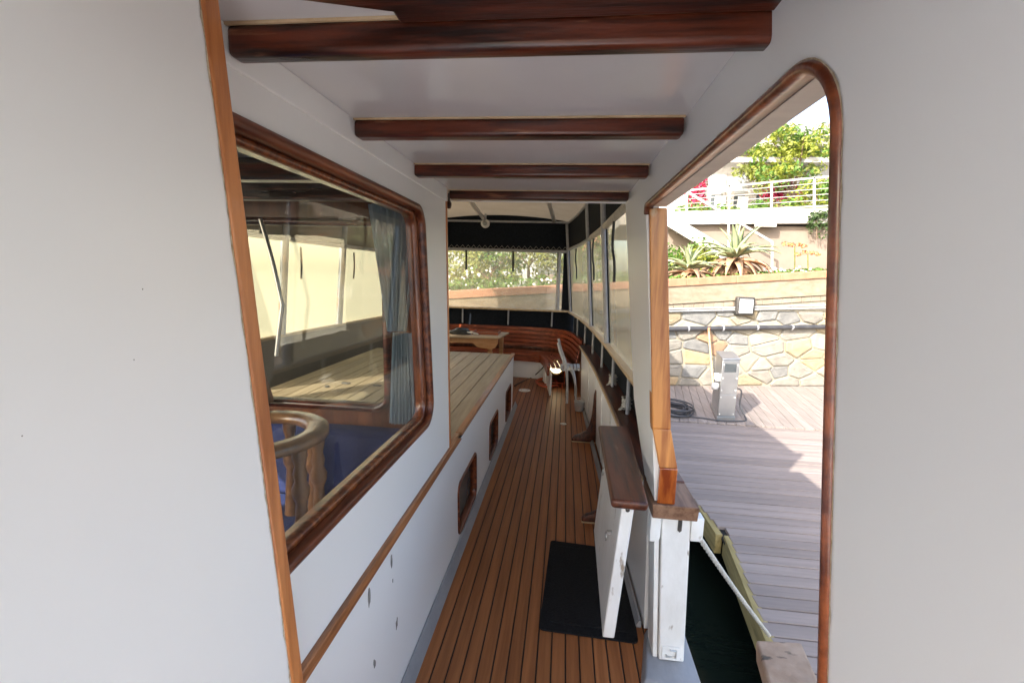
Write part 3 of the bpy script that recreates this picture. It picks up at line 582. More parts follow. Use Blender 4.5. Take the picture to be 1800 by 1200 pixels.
# dark valances; unseen front sheets added to keep sun off the trunk
MB().box((-2.62, 2.405, 2.092), (.40, 2.410, 2.645)).build('front_sun_block', 'navy_canvas', cp); MB().box((-2.62, 2.405, 1.97), (-.665, 2.409, 2.0915)).build('front_sun_block', 'navy_canvas', cp)
MB().add([(-2.27-side(YS, 2.07), YS+.012, 2.07), (side(YS, 2.07), YS+.012, 2.07)]+[(lerp(side(YS, 2.53)+.03, -2.27-side(YS, 2.53)-.03, i/12), YS+.012, 2.645-.10*(i/6-1)**2) for i in range(13)], [list(range(15))]).build('stern_valance', 'navy_canvas', cp)
yss = [2.42, 3, 3.6, 4.2, 5, 5.8, 6.6, 7.2, YS]
canvas_strip(yss, 2.10, 2.53, 1).build('side_valance', 'navy_canvas', cp)
canvas_strip(yss, 1.90, 2.53, -1).build('side_valance', 'canopy_cream', cp)
# lacing under the stern valance
pts = []
for k in range(46): pts.append((-2.0+.048*k, YS-.004, 2.075 if k % 2 == 0 else 2.13))
MB().tube(pts, .004, 5).build('lacing', 'rope', cp)
# main tubes
MB().tube([(XL+.25, YS-.01, 2.055), (side(YS, 2.055), YS-.01, 2.055)], .026, 10).build('stern_tube', 'tube_grey', cp)
sp = [(side(y, 2.09)-.01, y, 2.09) for y in (2.5, 3.4, 4.4, 5.5, 6.4, YS-.02)]
MB().tube(sp, .022, 10).build('side_tube', 'tube_grey', cp)
hp = []; 
for k in range(60):
    y = 2.45+.047*k; 
    for q in range(2): hp.append((side(y+.0235*q, 2.09)-.01, y+.0235*q, 2.09))
MB().tube(hp, [.020 if k % 2 else .030 for k in range(len(hp))], 10).build('ribbed_hose', 'rope', cp)
for yy, r_ in ((YS-.02, .03), (5.55, .028), (4.15, .032), (2.55, .024)):
    MB().tube([(side(yy, 1.06)-.012, yy, 1.07), (side(yy, 2.5)-.012, yy, 2.50)], r_, 10).build('side_pole', 'tube_grey', cp)
MB().tube([(side(YS, 2.0)-.16, YS-.01, 1.09), (side(YS, 2.0)-.16, YS-.01, 2.05)], .03, 10).build('stern_pole', 'tube_grey', cp)
for xx in (-1.75, -.95, -.2):
    MB().tube([(xx, YS+.03, .80), (xx, YS+.03, 1.05)], .014, 8).build('stern_stanchion', 'tube_grey', cp)
    MB().bar((xx+.06, YS-.03, 2.04), (xx+.065, YS-.03, 1.70+.01), .032, .006, (0, 1, 0)).build('strap', 'black_plastic', cp)
MB().box((XL+.2, YS-.04, 1.055), (side(YS, 1.05), YS+.06, 1.085)).build('stern_rail', 'rail_board', cp, bevel=.006)
MB().box((XL+.2, YS+.065, .70), (side(YS, 1.05)+.05, YS+.07, 1.054)).build('stern_cloth', 'navy_canvas', cp)
MB().box((side(YS, 1.5)-.13, YS+.014, 1.086), (side(YS, 1.05), YS+.018, 2.05)).build('corner_cloth', 'navy_canvas', cp)
MB().box((XL+.25, YS+.010, 1.086), (side(YS, 1.5)-.13, YS+.013, 2.04)).build('stern_window', 'vinyl_clear', cp)
# starboard rail board and the cloth below it
wallstrip([2.36]+yss[1:], lambda y: side(y, 1.05)-.055, lambda y: side(y, 1.05)+.045, 1.045, 1.068).build('side_rail', 'rail_board', cp, bevel=.004)
wallstrip([2.36]+yss[1:], lambda y: side(y, 1.05)+.05, lambda y: side(y, 1.05)+.054, .70, 1.06).build('side_cloth', 'navy_canvas', cp)
for k, (y0, y1) in enumerate(((2.62, 4.06), (4.28, 5.46), (5.64, 7.62))):
    n_ = 12; canvas_strip([lerp(y0, y1, i/n_) for i in range(n_+1)], 1.07, 2.08, 1, sheet=True).build('side_window', 'vinyl_cream', cp)
    for yy in (y0-.01, y1+.01):
        MB().tube([(side(yy, 1.08)+.0, yy, 1.08), (side(yy, 2.08), yy, 2.08)], .012, 6).build('window_seam', 'navy_canvas', cp)
    ym = lerp(y0, y1, .55); MB().tube(spline([(side(ym, 2.02)-.03, ym, 2.05), (side(ym, 1.9)-.04, ym+.01, 1.88), (side(ym, 1.8)-.03, ym-.01, 1.76), (side(ym, 1.7)-.03, ym, 1.62)], 4), .010, 6).build('strap', 'black_plastic', cp)
for yy in (2.95, 3.7, 4.5, 5.3, 6.1, 6.9): MB().tube([(side(yy, 1)-.015, yy, .772), (side(yy, 1.04)-.015, yy, 1.044)], .013, 8).build('rail_stanchion', 'tube_grey', cp)
# port side
PXL = lambda y, z: -2.27-side(y, z)
wallstrip([2.36]+yss[1:], lambda y: PXL(y, 1.02)-.045, lambda y: PXL(y, 1.02)+.055, 1.000, 1.024).build('side_rail', 'rail_board', cp)
wallstrip([2.36]+yss[1:], lambda y: PXL(y, 1.02)-.05, lambda y: PXL(y, 1.02)-.046, -.1, 1.02).build('side_cloth', 'upper_wall', cp)
for (y0, y1) in ((2.6, 4.0), (4.06, 5.02), (5.10, 6.6), (6.7, 7.6)):
    canvas_strip([lerp(y0, y1, i/8) for i in range(9)], 1.025, 1.90, -1, sheet=True).build('side_window', 'vinyl_milky', cp)
for yy in (2.58, 4.03, 5.06, 6.65):
    MB().tube([(PXL(yy, 1.03)+.03, yy, 1.026), (PXL(yy, 2.5)+.03, yy, 2.5)], .03, 10).build('side_pole', 'tube_grey', cp)
    MB().tube(spline([(PXL(yy+.25, 1.85)+.02, yy+.25, 1.86), (PXL(yy+.25, 1.7)+.03, yy+.26, 1.70), (PXL(yy+.25, 1.55)+.02, yy+.28, 1.55)], 4), .010, 6).build('strap', 'black_plastic', cp)
MB().tube([(PXL(y, 1.92)+.03, y, 1.92) for y in (2.5, 4, 5.5, 6.6, 7.6)], .02, 8).build('side_tube', 'tube_grey', cp)
# small white fitting on the roof batten
p = on_y(853, 393, 7.55)
sf = thing('awning_lamp', 'small round white lamp under the canopy roof at the stern', 'lamp', p)
MB().lathe([(0, -.05), (.05, -.048), (.07, -.02), (.072, .02), (.05, .04), (0, .045)], p, 'y', 16).build('body', 'white_plastic', sf)
MB().tube([p+Vector((0, 0, .05)), p+Vector((0, 0, .16))], .02, 8).build('stem', 'tube_grey', sf)
MB().lathe([(0, -.054), (.035, -.054), (.038, -.049)], p, 'y', 14).build('lens', 'blind', sf)

# rope lashings at the foot of two stanchions
for k, (yy, lb) in enumerate(((3.05, 'thick grey rope lashing on the capping rail, nearest the bulkhead'), (3.75, 'thin grey rope lashing on the capping rail, second from the bulkhead'))):
    x = side(yy, .9)-.015; t = thing('rope_lashing', lb, 'rope', (x, yy, .772), group='rope lashings on the capping rail')
    MB().tube([(x+(.026+.006*math.sin(q*2.7))*math.cos(q*.8), yy+(.026+.006*math.sin(q*2.7))*math.sin(q*.8), .776+.0014*q) for q in range(60)], .007, 6).build('coil', 'rope', t)
    MB().tube(spline([(x-.02, yy-.03, .79), (x-.05, yy-.05, .785), (x-.035, yy+.02, .776), (x-.01, yy+.05, .78)], 5), .006, 6).build('tail', 'rope', t)

# ================================================================== STERN BENCH
bn = thing('stern_bench', 'curved reddish slatted bench wrapping round the stern', 'bench', (-.9, 7.3, 0))
BP = spline([(-2.45, 6.4, 0), (-2.35, 7.2, 0), (-2.0, 7.56, 0), (-1.2, 7.66, 0), (-.4, 7.60, 0), (-.02, 7.42, 0), (.12, 7.05, 0), (.19, 6.6, 0), (.23, 6.25, 0)], 6)
def offs(o, z):
    out = []
    for i, p in enumerate(BP):
        d = (BP[min(i+1, len(BP)-1)]-BP[max(i-1, 0)]).normalized(); n_ = Vector((d.y, -d.x, 0)); out.append(p+n_*o+Vector((0, 0, z)))
    return out
def ribbon(o0, o1, z0, z1):
    a, b_, c, d = offs(o0, z0), offs(o1, z0), offs(o1, z1), offs(o0, z1); n = len(a); vs = [q for i in range(n) for q in (a[i], b_[i], c[i], d[i])]
    return MB().add(vs, [[i*4+k, i*4+(k+1) % 4, (i+1)*4+(k+1) % 4, (i+1)*4+k] for i in range(n-1) for k in range(4)] + [[3, 2, 1, 0], [4*n-4, 4*n-3, 4*n-2, 4*n-1]])
for k in range(6): ribbon(.06+.064*k, .06+.064*k+.054, .385, .407).build('seat_slat', 'bench_wood', bn)
for k in range(5): ribbon(.020-.012*k, .040-.012*k, .47+.066*k, .47+.066*k+.052).build('back_slat', 'bench_wood', bn)
ribbon(.40, .43, .28, .383).build('seat_front', 'bench_wood', bn)
ribbon(-.075, -.062, .001, .78).build('back_panel', 'interior_wood', bn)
ribbon(.36, .385, 0.001, .30).build('base', 'white_paint', bn)
for i in (14, 20, 26, 32, 38):
    a = offs(.045, 0)[i]; c = offs(.046, 0)[i]; MB().bar((a.x, a.y, .41), (a.x-.0, a.y, .80), .03, .03).build('back_support', 'steel', bn)
    q = offs(.39, 0)[i]; MB().box((q.x-.015, q.y-.02, .01), (q.x+.015, q.y+.01, .30)).build('base_rib', 'white_paint', bn)

# table aft of the trunk
tb = thing('deck_table', 'pale wooden table with a scalloped apron near the stern bench', 'table', (-1.5, 6.65, 0))
MB().hexa([(-2.05, 6.25, .735), (-.90, 6.42, .735), (-.84, 7.02, .735), (-2.05, 6.95, .735)], [(-2.05, 6.25, .762), (-.90, 6.42, .762), (-.84, 7.02, .762), (-2.05, 6.95, .762)]).build('table_top', 'table_wood', tb, bevel=.006)
ap = [(-2.0, .734), (-2.0, .655), (-1.30, .655), (-1.24, .60), (-1.12, .575), (-1.05, .565), (-.98, .585), (-.94, .65), (-.93, .734)]
MB().prism(ap, lambda x, z, h: Vector((x, 6.36+.14*(x+2)+h*.5-.02, z)), 0, .05).build('apron', 'apron_wood', tb, bevel=.004)
for (x, y) in ((-1.93, 6.42), (-1.06, 6.56), (-.95, 6.95), (-1.93, 6.85)): MB().box((x-.03, y-.03, .001), (x+.03, y+.03, .734)).build('leg', 'apron_wood', tb, bevel=.004)
bagp = on_z(808, 588, .763)
bg_ = thing('camera_bag', 'black bag lying on the pale table', 'bag', (bagp.x, bagp.y+.1, .763))
m_ = MB(); vs = []
for j in range(9):
    for i in range(14):
        th = math.pi/2*j/8; a = 2*math.pi*i/14; q = 1+.22*noise.noise(Vector((math.cos(a)*1.4, math.sin(a)*1.4, j*.35))); vs.append((bagp.x+.17*q*math.cos(th)*math.cos(a), bagp.y+.1+.11*q*math.cos(th)*math.sin(a), .7635+.085*q*math.sin(th)))
m_.add(vs, [[j*14+i, j*14+(i+1) % 14, (j+1)*14+(i+1) % 14, (j+1)*14+i] for j in range(8) for i in range(14)], True).build('pouch', 'black_plastic', bg_)
MB().tube(spline([(bagp.x+.1, bagp.y+.05, .80), (bagp.x+.2, bagp.y+.0, .80), (bagp.x+.26, bagp.y+.06, .775), (bagp.x+.18, bagp.y+.12, .772)], 5), .010, 6).build('strap', 'white_plastic', bg_)
tray = thing('serving_tray', 'low wooden tray at the right end of the table', 'tray', (-1.15, 6.75, .763))
MB().box((-1.32, 6.62, .7625), (-.98, 6.88, .770)).build('tray_base', 'table_wood', tray)
for (a, c) in (((-1.33, 6.60, .7625), (-.97, 6.615, .80)), ((-1.33, 6.885, .7625), (-.97, 6.90, .80)), ((-1.345, 6.60, .7625), (-1.331, 6.90, .80)), ((-.969, 6.60, .7625), (-.955, 6.90, .80))): MB().box(a, c).build('tray_side', 'bench_wood', tray)

# folding chair
ch = thing('folding_chair', 'pale grey folding chair with its back to the work lamp', 'chair', (.10, 6.05, 0))
for yy in (5.86, 6.24):
    MB().tube(spline([(-.06, yy, .80), (-.02, yy, .66), (.06, yy, .45), (.085, yy, .22), (.09, yy, .002)], 4), .016, 8).build('leg', 'plastic_chair', ch)
    MB().tube(spline([(.0, yy+.03, .43), (.12, yy+.03, .44), (.19, yy+.03, .25), (.21, yy+.03, .002)], 4), .014, 8).build('leg', 'plastic_chair', ch)
for k in range(6): MB().box((-.02+.045*k, 5.845, .435+.003*k), (.016+.045*k, 6.255, .448+.003*k)).build('seat_slat', 'plastic_chair', ch, bevel=.003)
for k in range(5): MB().hexa([(.015-.016*k, 5.85, .52+.055*k), (.030-.016*k, 5.85, .52+.055*k), (.030-.016*k, 6.25, .52+.055*k), (.015-.016*k, 6.25, .52+.055*k)], [(.003-.016*k, 5.85, .56+.055*k), (.018-.016*k, 5.85, .56+.055*k), (.018-.016*k, 6.25, .56+.055*k), (.003-.016*k, 6.25, .56+.055*k)]).build('back_slat', 'plastic_chair', ch)

# lit work lamp
lp_ = on_y(978, 645, 6.75)
wl = thing('work_lamp', 'round lit work lamp glowing yellow by the folding chair', 'lamp', (lp_.x, lp_.y, 0))
MB().lathe([(0, .10), (.06, .09), (.10, .05), (.118, .0), (.118, -.02), (.108, -.024), (.098, -.014)], lp_, 'y', 24).build('housing', 'brass', wl)
MB().lathe([(0, -.012), (.05, -.012), (.088, -.008), (.096, .0)], lp_, 'y', 24).build('lens', 'lamp_lens', wl)
MB().tube([(lp_.x-.13, lp_.y, lp_.z), (lp_.x-.13, lp_.y, .06), (lp_.x+.13, lp_.y, .06), (lp_.x+.13, lp_.y, lp_.z)], .010, 8).build('yoke', 'orange_cable', wl)
for sx in (-1, 1): MB().tube([(lp_.x+.1*sx, lp_.y-.12, .012), (lp_.x+.1*sx, lp_.y, .06), (lp_.x+.1*sx, lp_.y+.12, .012)], .010, 8).build('foot', 'orange_cable', wl)
c0 = on_z(962, 674, .01); t = thing('orange_cable', 'orange cable coiled on the deck below the work lamp', 'cable', c0)
MB().tube(spline([c0+Vector(((.15+.012*k % .03)*math.cos(k*.7), (.28)*math.sin(k*.7), .008+.0035*k*.3)) for k in range(24)] + [Vector((lp_.x+.05, lp_.y-.05, .02))], 3), .010, 6).build('coil', 'orange_cable', t)
t = thing('black_cable', 'thin black cable hanging from the stern bench to the deck', 'cable', (-.4, 7.0, .0))
MB().tube(spline([on_y(970, 622, 7.15), on_y(955, 645, 7.05), on_z(935, 663, .012), on_z(915, 672, .012), on_z(905, 678, .012)], 6), .009, 6).build('lead', 'black_plastic', t)
for (px, py, r_, lb) in ((922, 686, .085, 'larger white deck plate set in the teak beside the trunk corner'), (990, 745, .035, 'small pale deck plug in the middle of the teak')):
    p = on_z(px, py, .0); t = thing('deck_plate', lb, 'deck plate', (p.x, p.y, .0015))
    MB().lathe([(0, .0075), (r_*.8, .0075), (r_, .005), (r_, .0015)], (p.x, p.y, 0), n=24).build('disc', 'white_plastic', t)
    MB().lathe([(r_*.55, .0095), (r_*.62, .0095), (r_*.64, .0076)], (p.x, p.y, 0), n=24).build('rim', 'rail_board', t)

# dark chairless plastic box near chair: rubber fender and grey bucket
fd = thing('grey_bucket', 'grey bucket on the deck beside the bulwark near the chair', 'bucket', (.24, 5.55, 0))
MB().lathe([(0, .004), (.05, .004), (.065, .12), (.068, .125), (.062, .12), (.045, .01), (0, .01)], (.24, 5.55, 0), n=18).build('shell', 'plastic_chair', fd)
MB().tube([(.24+.066*math.cos(a), 5.55, .118+.05*math.sin(a)) for a in [math.pi*k/10 for k in range(11)]], .003, 6).build('handle', 'steel', fd)

# ================================================================== QUAY: dock, stone wall, garden, house
DZ = -.6
wdir = Vector((3.036, .675, 0)).normalized(); wn = Vector((-.675, 3.036, 0)).normalized(); wp0 = Vector((2.365, 9.913, 0))
def on_wall(px, py, back=0.):
    r = ray(px, py); return CAMP + r*((wp0+wn*back-CAMP).dot(wn)/r.dot(wn))
def W(s_, z, out=0.): p = wp0+wdir*s_-wn*out; return Vector((p.x, p.y, z))     # s along the wall, out towards the boat
def wtop(s_): return 1.675+.0815*(s_*wdir.x)

tag(MB().box((1.6, 2.0-6, -.78), (14, 7.35, -.66)).build('dock_frame', 'dock_under'), kind='structure')
dk = MB().hexa([(1.52, -4, -.66), (14, -4, -.66), (14, 7.36, -.66), (1.5, 7.36, -.66)], [(1.52, -4, -.635), (14, -4, -.635), (14, 7.36, -.635), (1.5, 7.36, -.635)]).build('dock', 'dock_under'); tag(dk, kind='structure')
PD = .132; pp = None
for i in range(48):
    y0 = 7.30-PD*(i+1)
    if y0 < 1.0: break
    edge = lerp(1.40, 1.49, (4.6-min(4.6, y0))/.57) if y0 > 4.0 else lerp(1.385, 1.545, max(0, (y0-2.82)/1.22))
    edge = min(edge, 1.55)
    o = MB().box((0, .0065, -.034), (12.5-edge, PD-.0065, 0)).build('plank', 'dock_wood', dk, bevel=.003, seg=1)
    o.location = (edge+.03, y0, DZ+U(-.002, .002)); o.rotation_euler.z = math.radians(U(-.1, .1))
ed = thing('dock_edge_beam', 'yellowish timber edging the dock beyond the step in its edge', 'beam', (1.40, 5.8, DZ))
MB().hexa([(1.455, 4.02, DZ-.20), (1.515, 4.02, DZ-.20), (1.36, 7.4, DZ-.20), (1.30, 7.4, DZ-.20)], [(1.455, 4.02, DZ-.012), (1.515, 4.02, DZ-.012), (1.36, 7.4, DZ-.012), (1.30, 7.4, DZ-.012)]).build('timber', 'dock_beam', ed, bevel=.005)
ed = thing('dock_edge_beam', 'yellowish timber edging the dock nearest the boat gate', 'beam', (1.45, 3.2, DZ))
MB().hexa([(1.18, 1.2, DZ-.20), (1.26, 1.2, DZ-.20), (1.575, 4.00, DZ-.20), (1.515, 4.00, DZ-.20)], [(1.18, 1.2, DZ-.004), (1.26, 1.2, DZ-.004), (1.575, 4.00, DZ-.004), (1.515, 4.00, DZ-.004)]).build('timber', 'dock_beam', ed, bevel=.005)
for (x, y) in ((1.75, 3.0), (1.75, 6.4), (4.5, 3.0), (4.5, 6.4)):
    t = thing('dock_pile', 'dark round pile under the dock, %s' % ('near the gate' if y < 4 and x < 3 else 'near the dock step' if x < 3 else 'farther in beside the gate' if y < 4 else 'farther in beside the step'), 'pile', (x, y, -2), group='piles under the dock'); MB().tube([(x, y, -2.2), (x, y, -.79)], .13, 14).build('pile_shaft', 'dock_under', t)

# far section, planks running towards the wall
fdk = MB().hexa([(-5, 7.40, -.70), (14, 7.40, -.70), W(12, -.70), W(-7.6, -.70)], [(-5, 7.40, -.640), (14, 7.40, -.640), W(12, -.640), W(-7.6, -.640)])
fdk = None
fd_ = MB().hexa([(1.42, 7.372, -.70), (14, 7.372, -.70), W(12, -.70), W(-1.0, -.70)], [(1.42, 7.372, -.640), (14, 7.372, -.640), W(12, -.640), W(-1.0, -.640)]).build('quay_deck', 'dock_under'); tag(fd_, kind='structure')
pd = Vector((.19, .98, 0)).normalized()
for i in range(56):
    x0 = 1.20+i*.147; a = Vector((x0, 7.375, 0)); b_ = Vector((x0+.141, 7.375, 0)); q = []
    for p in (a, b_):
        t_ = (wp0-p).dot(wn)/pd.dot(wn); q.append(p+pd*(t_-.012))
    z = DZ+U(-.002, .002)
    MB().hexa([(a.x, a.y, z-.034), (b_.x, b_.y, z-.034), (q[1].x, q[1].y, z-.034), (q[0].x, q[0].y, z-.034)], [(a.x, a.y, z), (b_.x, b_.y, z), (q[1].x, q[1].y, z), (q[0].x, q[0].y, z)]).build('plank', 'dock_wood_y', fd_, bevel=.003, seg=1)

# stone wall
sw = thing('stone_wall', 'rubble stone quay wall with a rendered top band and terracotta coping', 'wall', W(2, DZ))
S0, S1 = -9.0, 13.0
MB().hexa([W(S0, -2.2, -.55), W(S0, -2.2, 0), W(S1, -2.2, 0), W(S1, -2.2, -.55)], [W(S0, wtop(S0)-.17, -.55), W(S0, wtop(S0)-.17, 0), W(S1, wtop(S1)-.17, 0), W(S1, wtop(S1)-.17, -.55)]).build('wall_core', 'mortar', sw)
MB().hexa([W(S0, wtop(S0)-.52, 0.001), W(S0, wtop(S0)-.52, .055), W(S1, wtop(S1)-.52, .055), W(S1, wtop(S1)-.52, 0.001)], [W(S0, wtop(S0)-.15, 0.001), W(S0, wtop(S0)-.15, .07), W(S1, wtop(S1)-.15, .07), W(S1, wtop(S1)-.15, 0.001)]).build('render_band', 'plaster', sw, bevel=.01)
sc = S0
while sc < S1:
    L_ = U(.9, 1.1); e = min(sc+L_, S1)
    MB().hexa([W(sc+.002, wtop(sc)-.148, -.40), W(sc+.002, wtop(sc)-.148, .10), W(e-.002, wtop(e)-.148, .10), W(e-.002, wtop(e)-.148, -.40)], [W(sc+.002, wtop(sc), -.40), W(sc+.002, wtop(sc), .10), W(e-.002, wtop(e), .10), W(e-.002, wtop(e), -.40)]).build('coping', 'terracotta', sw, bevel=.008)
    sc = e
# thin brick course under the band
sc = -1.2
while sc < 4.2:
    L_ = .22; z = wtop(sc)-.64
    MB().hexa([W(sc+.004, z, .001), W(sc+.004, z, .03), W(sc+L_-.004, z+.017, .03), W(sc+L_-.004, z+.017, .001)], [W(sc+.004, z+.10, .001), W(sc+.004, z+.10, .03), W(sc+L_-.004, z+.117, .03), W(sc+L_-.004, z+.117, .001)]).build('brick', 'course_brick', sw, bevel=.004, seg=1)
    sc += L_
# rubble: irregular polygons, each the cell nearest to its own seed
def stones():
    x0, x1, z0, z1 = -1.9, 5.6, -.60, 1.06; AX = 1.75; seeds = []; tries = 0
    while tries < 9000:
        tries += 1; p = Vector((U(x0, x1), U(z0, z1))); rr = .105+.15*max(0, noise.noise(Vector((p.x*1.7, p.y*2.3, 4.2)))+.35)
        if all(((p.x-q.x)/AX)**2+(p.y-q.y)**2 > (.5*(rr+r2))**2*2.6 for q, r2 in seeds): seeds.append((p, rr))
    S = [Vector((p.x/AX, p.y)) for p, _ in seeds]
    for i, c in enumerate(S):
        poly = [Vector((x0/AX, z0)), Vector((x1/AX, z0)), Vector((x1/AX, z1)), Vector((x0/AX, z1))]
        for q in sorted((q for j, q in enumerate(S) if j != i), key=lambda q: (q-c).length)[:18]:
            m_, n_ = (c+q)/2, (q-c); out = []
            for k in range(len(poly)):
                a, b_ = poly[k], poly[(k+1) % len(poly)]; da, db = (a-m_).dot(n_), (b_-m_).dot(n_)
                if da <= 0: out.append(a)
                if da*db < 0: out.append(a.lerp(b_, da/(da-db)))
            poly = out
            if len(poly) < 3: break
        if len(poly) < 3: continue
        pp_ = []
        for k in range(len(poly)):
            a, b_ = poly[k], poly[(k+1) % len(poly)]
            if (b_-a).length > .04: pp_.append((a.x*AX+.012*noise.noise(Vector((a.x*9, a.y*9, 1))), a.y))
        if len(pp_) > 2: yield pp_
for poly in stones():
    c = Vector((sum(p[0] for p in poly)/len(poly), sum(p[1] for p in poly)/len(poly))); out = U(.018, .05)
    def shrink(d, rr, pts): 
        r_ = []
        for p in pts:
            v = Vector(p)-c; l_ = v.length; r_.append(tuple(c+v*max(.2, 1-d/l_)))
        return rpoly(r_, rr, 2)
    try: base = shrink(.014+U(0, .010), .03, poly)
    except Exception: base = poly
    n_ = len(base); bulge = [(c.x+(p[0]-c.x)*.90, c.y+(p[1]-c.y)*.88) for p in base]; top = [(c.x+(p[0]-c.x)*.55, c.y+(p[1]-c.y)*.55) for p in base]
    vs = [W(p[0], p[1], .0) for p in base]+[W(p[0], p[1], out*.55) for p in base]+[W(p[0], p[1], out+U(-.004, .004)) for p in bulge]+[W(p[0], p[1], out*1.12+U(-.006, .006)) for p in top]
    fs = [[j*n_+i, j*n_+(i+1) % n_, (j+1)*n_+(i+1) % n_, (j+1)*n_+i] for j in range(3) for i in range(n_)]+[[3*n_+i for i in range(n_)]]
    MB().add(vs, fs).build('stone', 'stone_%d' % random.choice((0, 0, 0, 1, 1, 1, 2, 3, 3, 3, 4, 4, 4, 4, 5)), sw)

# pipes and lamp on the wall
for (lb, nm, py0, py1, r_, out, m_) in (('thick black pipe running along the stone wall', 'water_pipe', 578, 574.5, .048, .10, 'pipe_black'),
                                    ('upper thin pale conduit running along the wall', 'wall_conduit', 543, 537.5, .018, .07, 'conduit_grey'), ('lower thin pale conduit running along the wall', 'wall_conduit', 547, 542, .018, .075, 'conduit_grey')):
    a = on_wall(1180, py0, -out); b_ = on_wall(1420, py1, -out); d = (b_-a); t = thing(nm, lb, 'pipe', a)
    MB().tube([a-d*.5, a, b_, b_+d*.9], r_, 12).build('run', m_, t)
    for f_ in (-.3, .12, .37, .62, .88, 1.3):
        p = a+d*f_; MB().tube([p-d*.004, p+d*.004], r_*1.25, 12).build('clip', 'tube_grey', t)
        MB().bar(p, p+wn*out, .03, .02).build('clip_foot', 'tube_grey', t)
c = on_wall(1310, 538, -.12); fl = thing('wall_floodlight', 'square white floodlight fixed to the wall', 'floodlight', c)
def wbox(m_, c, hw, hh, d0, d1):
    return m_.hexa([c-wdir*hw-Vector((0, 0, hh))-wn*d0, c+wdir*hw-Vector((0, 0, hh))-wn*d0, c+wdir*hw-Vector((0, 0, hh))-wn*d1, c-wdir*hw-Vector((0, 0, hh))-wn*d1], [c-wdir*hw+Vector((0, 0, hh))-wn*d0, c+wdir*hw+Vector((0, 0, hh))-wn*d0, c+wdir*hw+Vector((0, 0, hh))-wn*d1, c-wdir*hw+Vector((0, 0, hh))-wn*d1])
wbox(MB(), c, .20, .19, -.10, .03).build('housing', 'dark_metal', fl, bevel=.03, seg=3)
wbox(MB(), c, .15, .145, .03, .045).build('front', 'white_plastic', fl, bevel=.012, seg=3)

# power pedestal
pa = Vector((2.568, 7.545, 0)); pu = Vector((.288, .055, 0)); pv = Vector((.15, .80, 0))
pdst = thing('power_pedestal', 'stainless steel power pedestal standing on the dock', 'pedestal', (2.78, 7.95, DZ))
qd = lambda e, z: [Vector((pa+pu*u_+pv*v_).to_tuple()[:2]+(z,)) for u_, v_ in ((-e, -e*.4), (1+e, -e*.4), (1+e, 1+e*.4), (-e, 1+e*.4))]
MB().hexa(qd(0, DZ+.06), qd(0, .40)).build('body', 'steel', pdst, bevel=.008)
MB().hexa(qd(.04, DZ+.001), qd(.04, DZ+.06)).build('plinth', 'steel', pdst, bevel=.004)
MB().hexa(qd(.03, .4005), qd(.03, .425)).build('lid', 'steel', pdst, bevel=.006)
def ppanel(u0, u1, z0, z1, d, m_, nm, par=pdst):
    n_ = Vector((pv.x, pv.y, 0)).normalized()*-1; a, b_ = pa+pu*u0, pa+pu*u1
    return MB().hexa([(a.x, a.y, z0), (b_.x, b_.y, z0), (b_.x+n_.x*d, b_.y+n_.y*d, z0), (a.x+n_.x*d, a.y+n_.y*d, z0)], [(a.x, a.y, z1), (b_.x, b_.y, z1), (b_.x+n_.x*d, b_.y+n_.y*d, z1), (a.x+n_.x*d, a.y+n_.y*d, z1)]).build(nm, m_, par, bevel=.002, seg=1)
ppanel(.04, .96, -.16, .385, .006, 'steel', 'upper_plate'); ppanel(.04, .96, DZ+.07, -.175, .006, 'steel', 'lower_plate')
ppanel(.14, .82, .20, .34, .010, 'window_dark', 'meter_window')
for u_ in (.10, .90):
    for z in (-.50, -.22, -.10, .1, .32):
        p = pa+pu*u_; MB().lathe([(.011, 0), (.009, -.009), (0, -.010)], (p.x, p.y-.006, z), 'y', 8).build('bolt', 'white_plastic', pdst)
p = pa+pv*.22; MB().box((p.x-.07, p.y-.05, .02), (p.x-.004, p.y+.07, .14)).build('socket', 'white_plastic', pdst, bevel=.012, seg=3)
p = pa+pv*.15; MB().lathe([(0, -.055), (.055, -.05), (.06, 0), (.05, .05), (0, .055)], (p.x-.06, p.y, -.06), 'z', 14).build('plug', 'white_plastic', pdst)
t = thing('grey_cable', 'dark cable running from the pedestal foot to the coil', 'cable', (2.5, 7.5, DZ))
q = pa+pu*1.0+pv*.2
MB().tube(spline([(q.x, q.y, -.10), (q.x+.09, q.y-.02, -.14), (q.x+.10, q.y+.0, -.40), (3.05, 7.62, DZ+.012), (2.86, 7.50, DZ+.015), (2.60, 7.46, DZ+.015), (2.35, 7.55, DZ+.015), (2.1, 7.6, DZ+.015)], 6), .013, 6).build('lead', 'pipe_black', t)
t = thing('cable_coil', 'heap of coiled black cable on the dock beside the pillar', 'cable', (1.98, 7.85, DZ))
for k in range(9):
    ph = U(0, 6.28); c_ = Vector((1.92+U(-.08, .08), 7.86+U(-.06, .06), 0)); rx, ry = U(.20, .38), U(.20, .36)
    MB().tube([c_+Vector((rx*math.cos(a+ph)*(1+.08*math.sin(3*a)), ry*math.sin(a+ph)*(1+.08*math.cos(2*a)), DZ+.016+.013*k+.012*math.sin(2*a+k))) for a in [2*math.pi*j/26 for j in range(26)]], .013, 6, closed=True).build('loop', 'pipe_black', t)
t = thing('marker_stake', 'thin pale stake with a red tip leaning at the wall behind the pedestal', 'stake', W(.85, DZ, .2))
a, b_ = on_wall(1253, 690, -.16), on_wall(1246, 582, -.16); a = Vector((a.x, a.y, DZ))
MB().tube([a, b_], .022, 8).build('shaft', 'rail_board', t); MB().tube([b_, b_+Vector((0, 0, .08))], .026, 8).build('tip', 'terracotta', t)

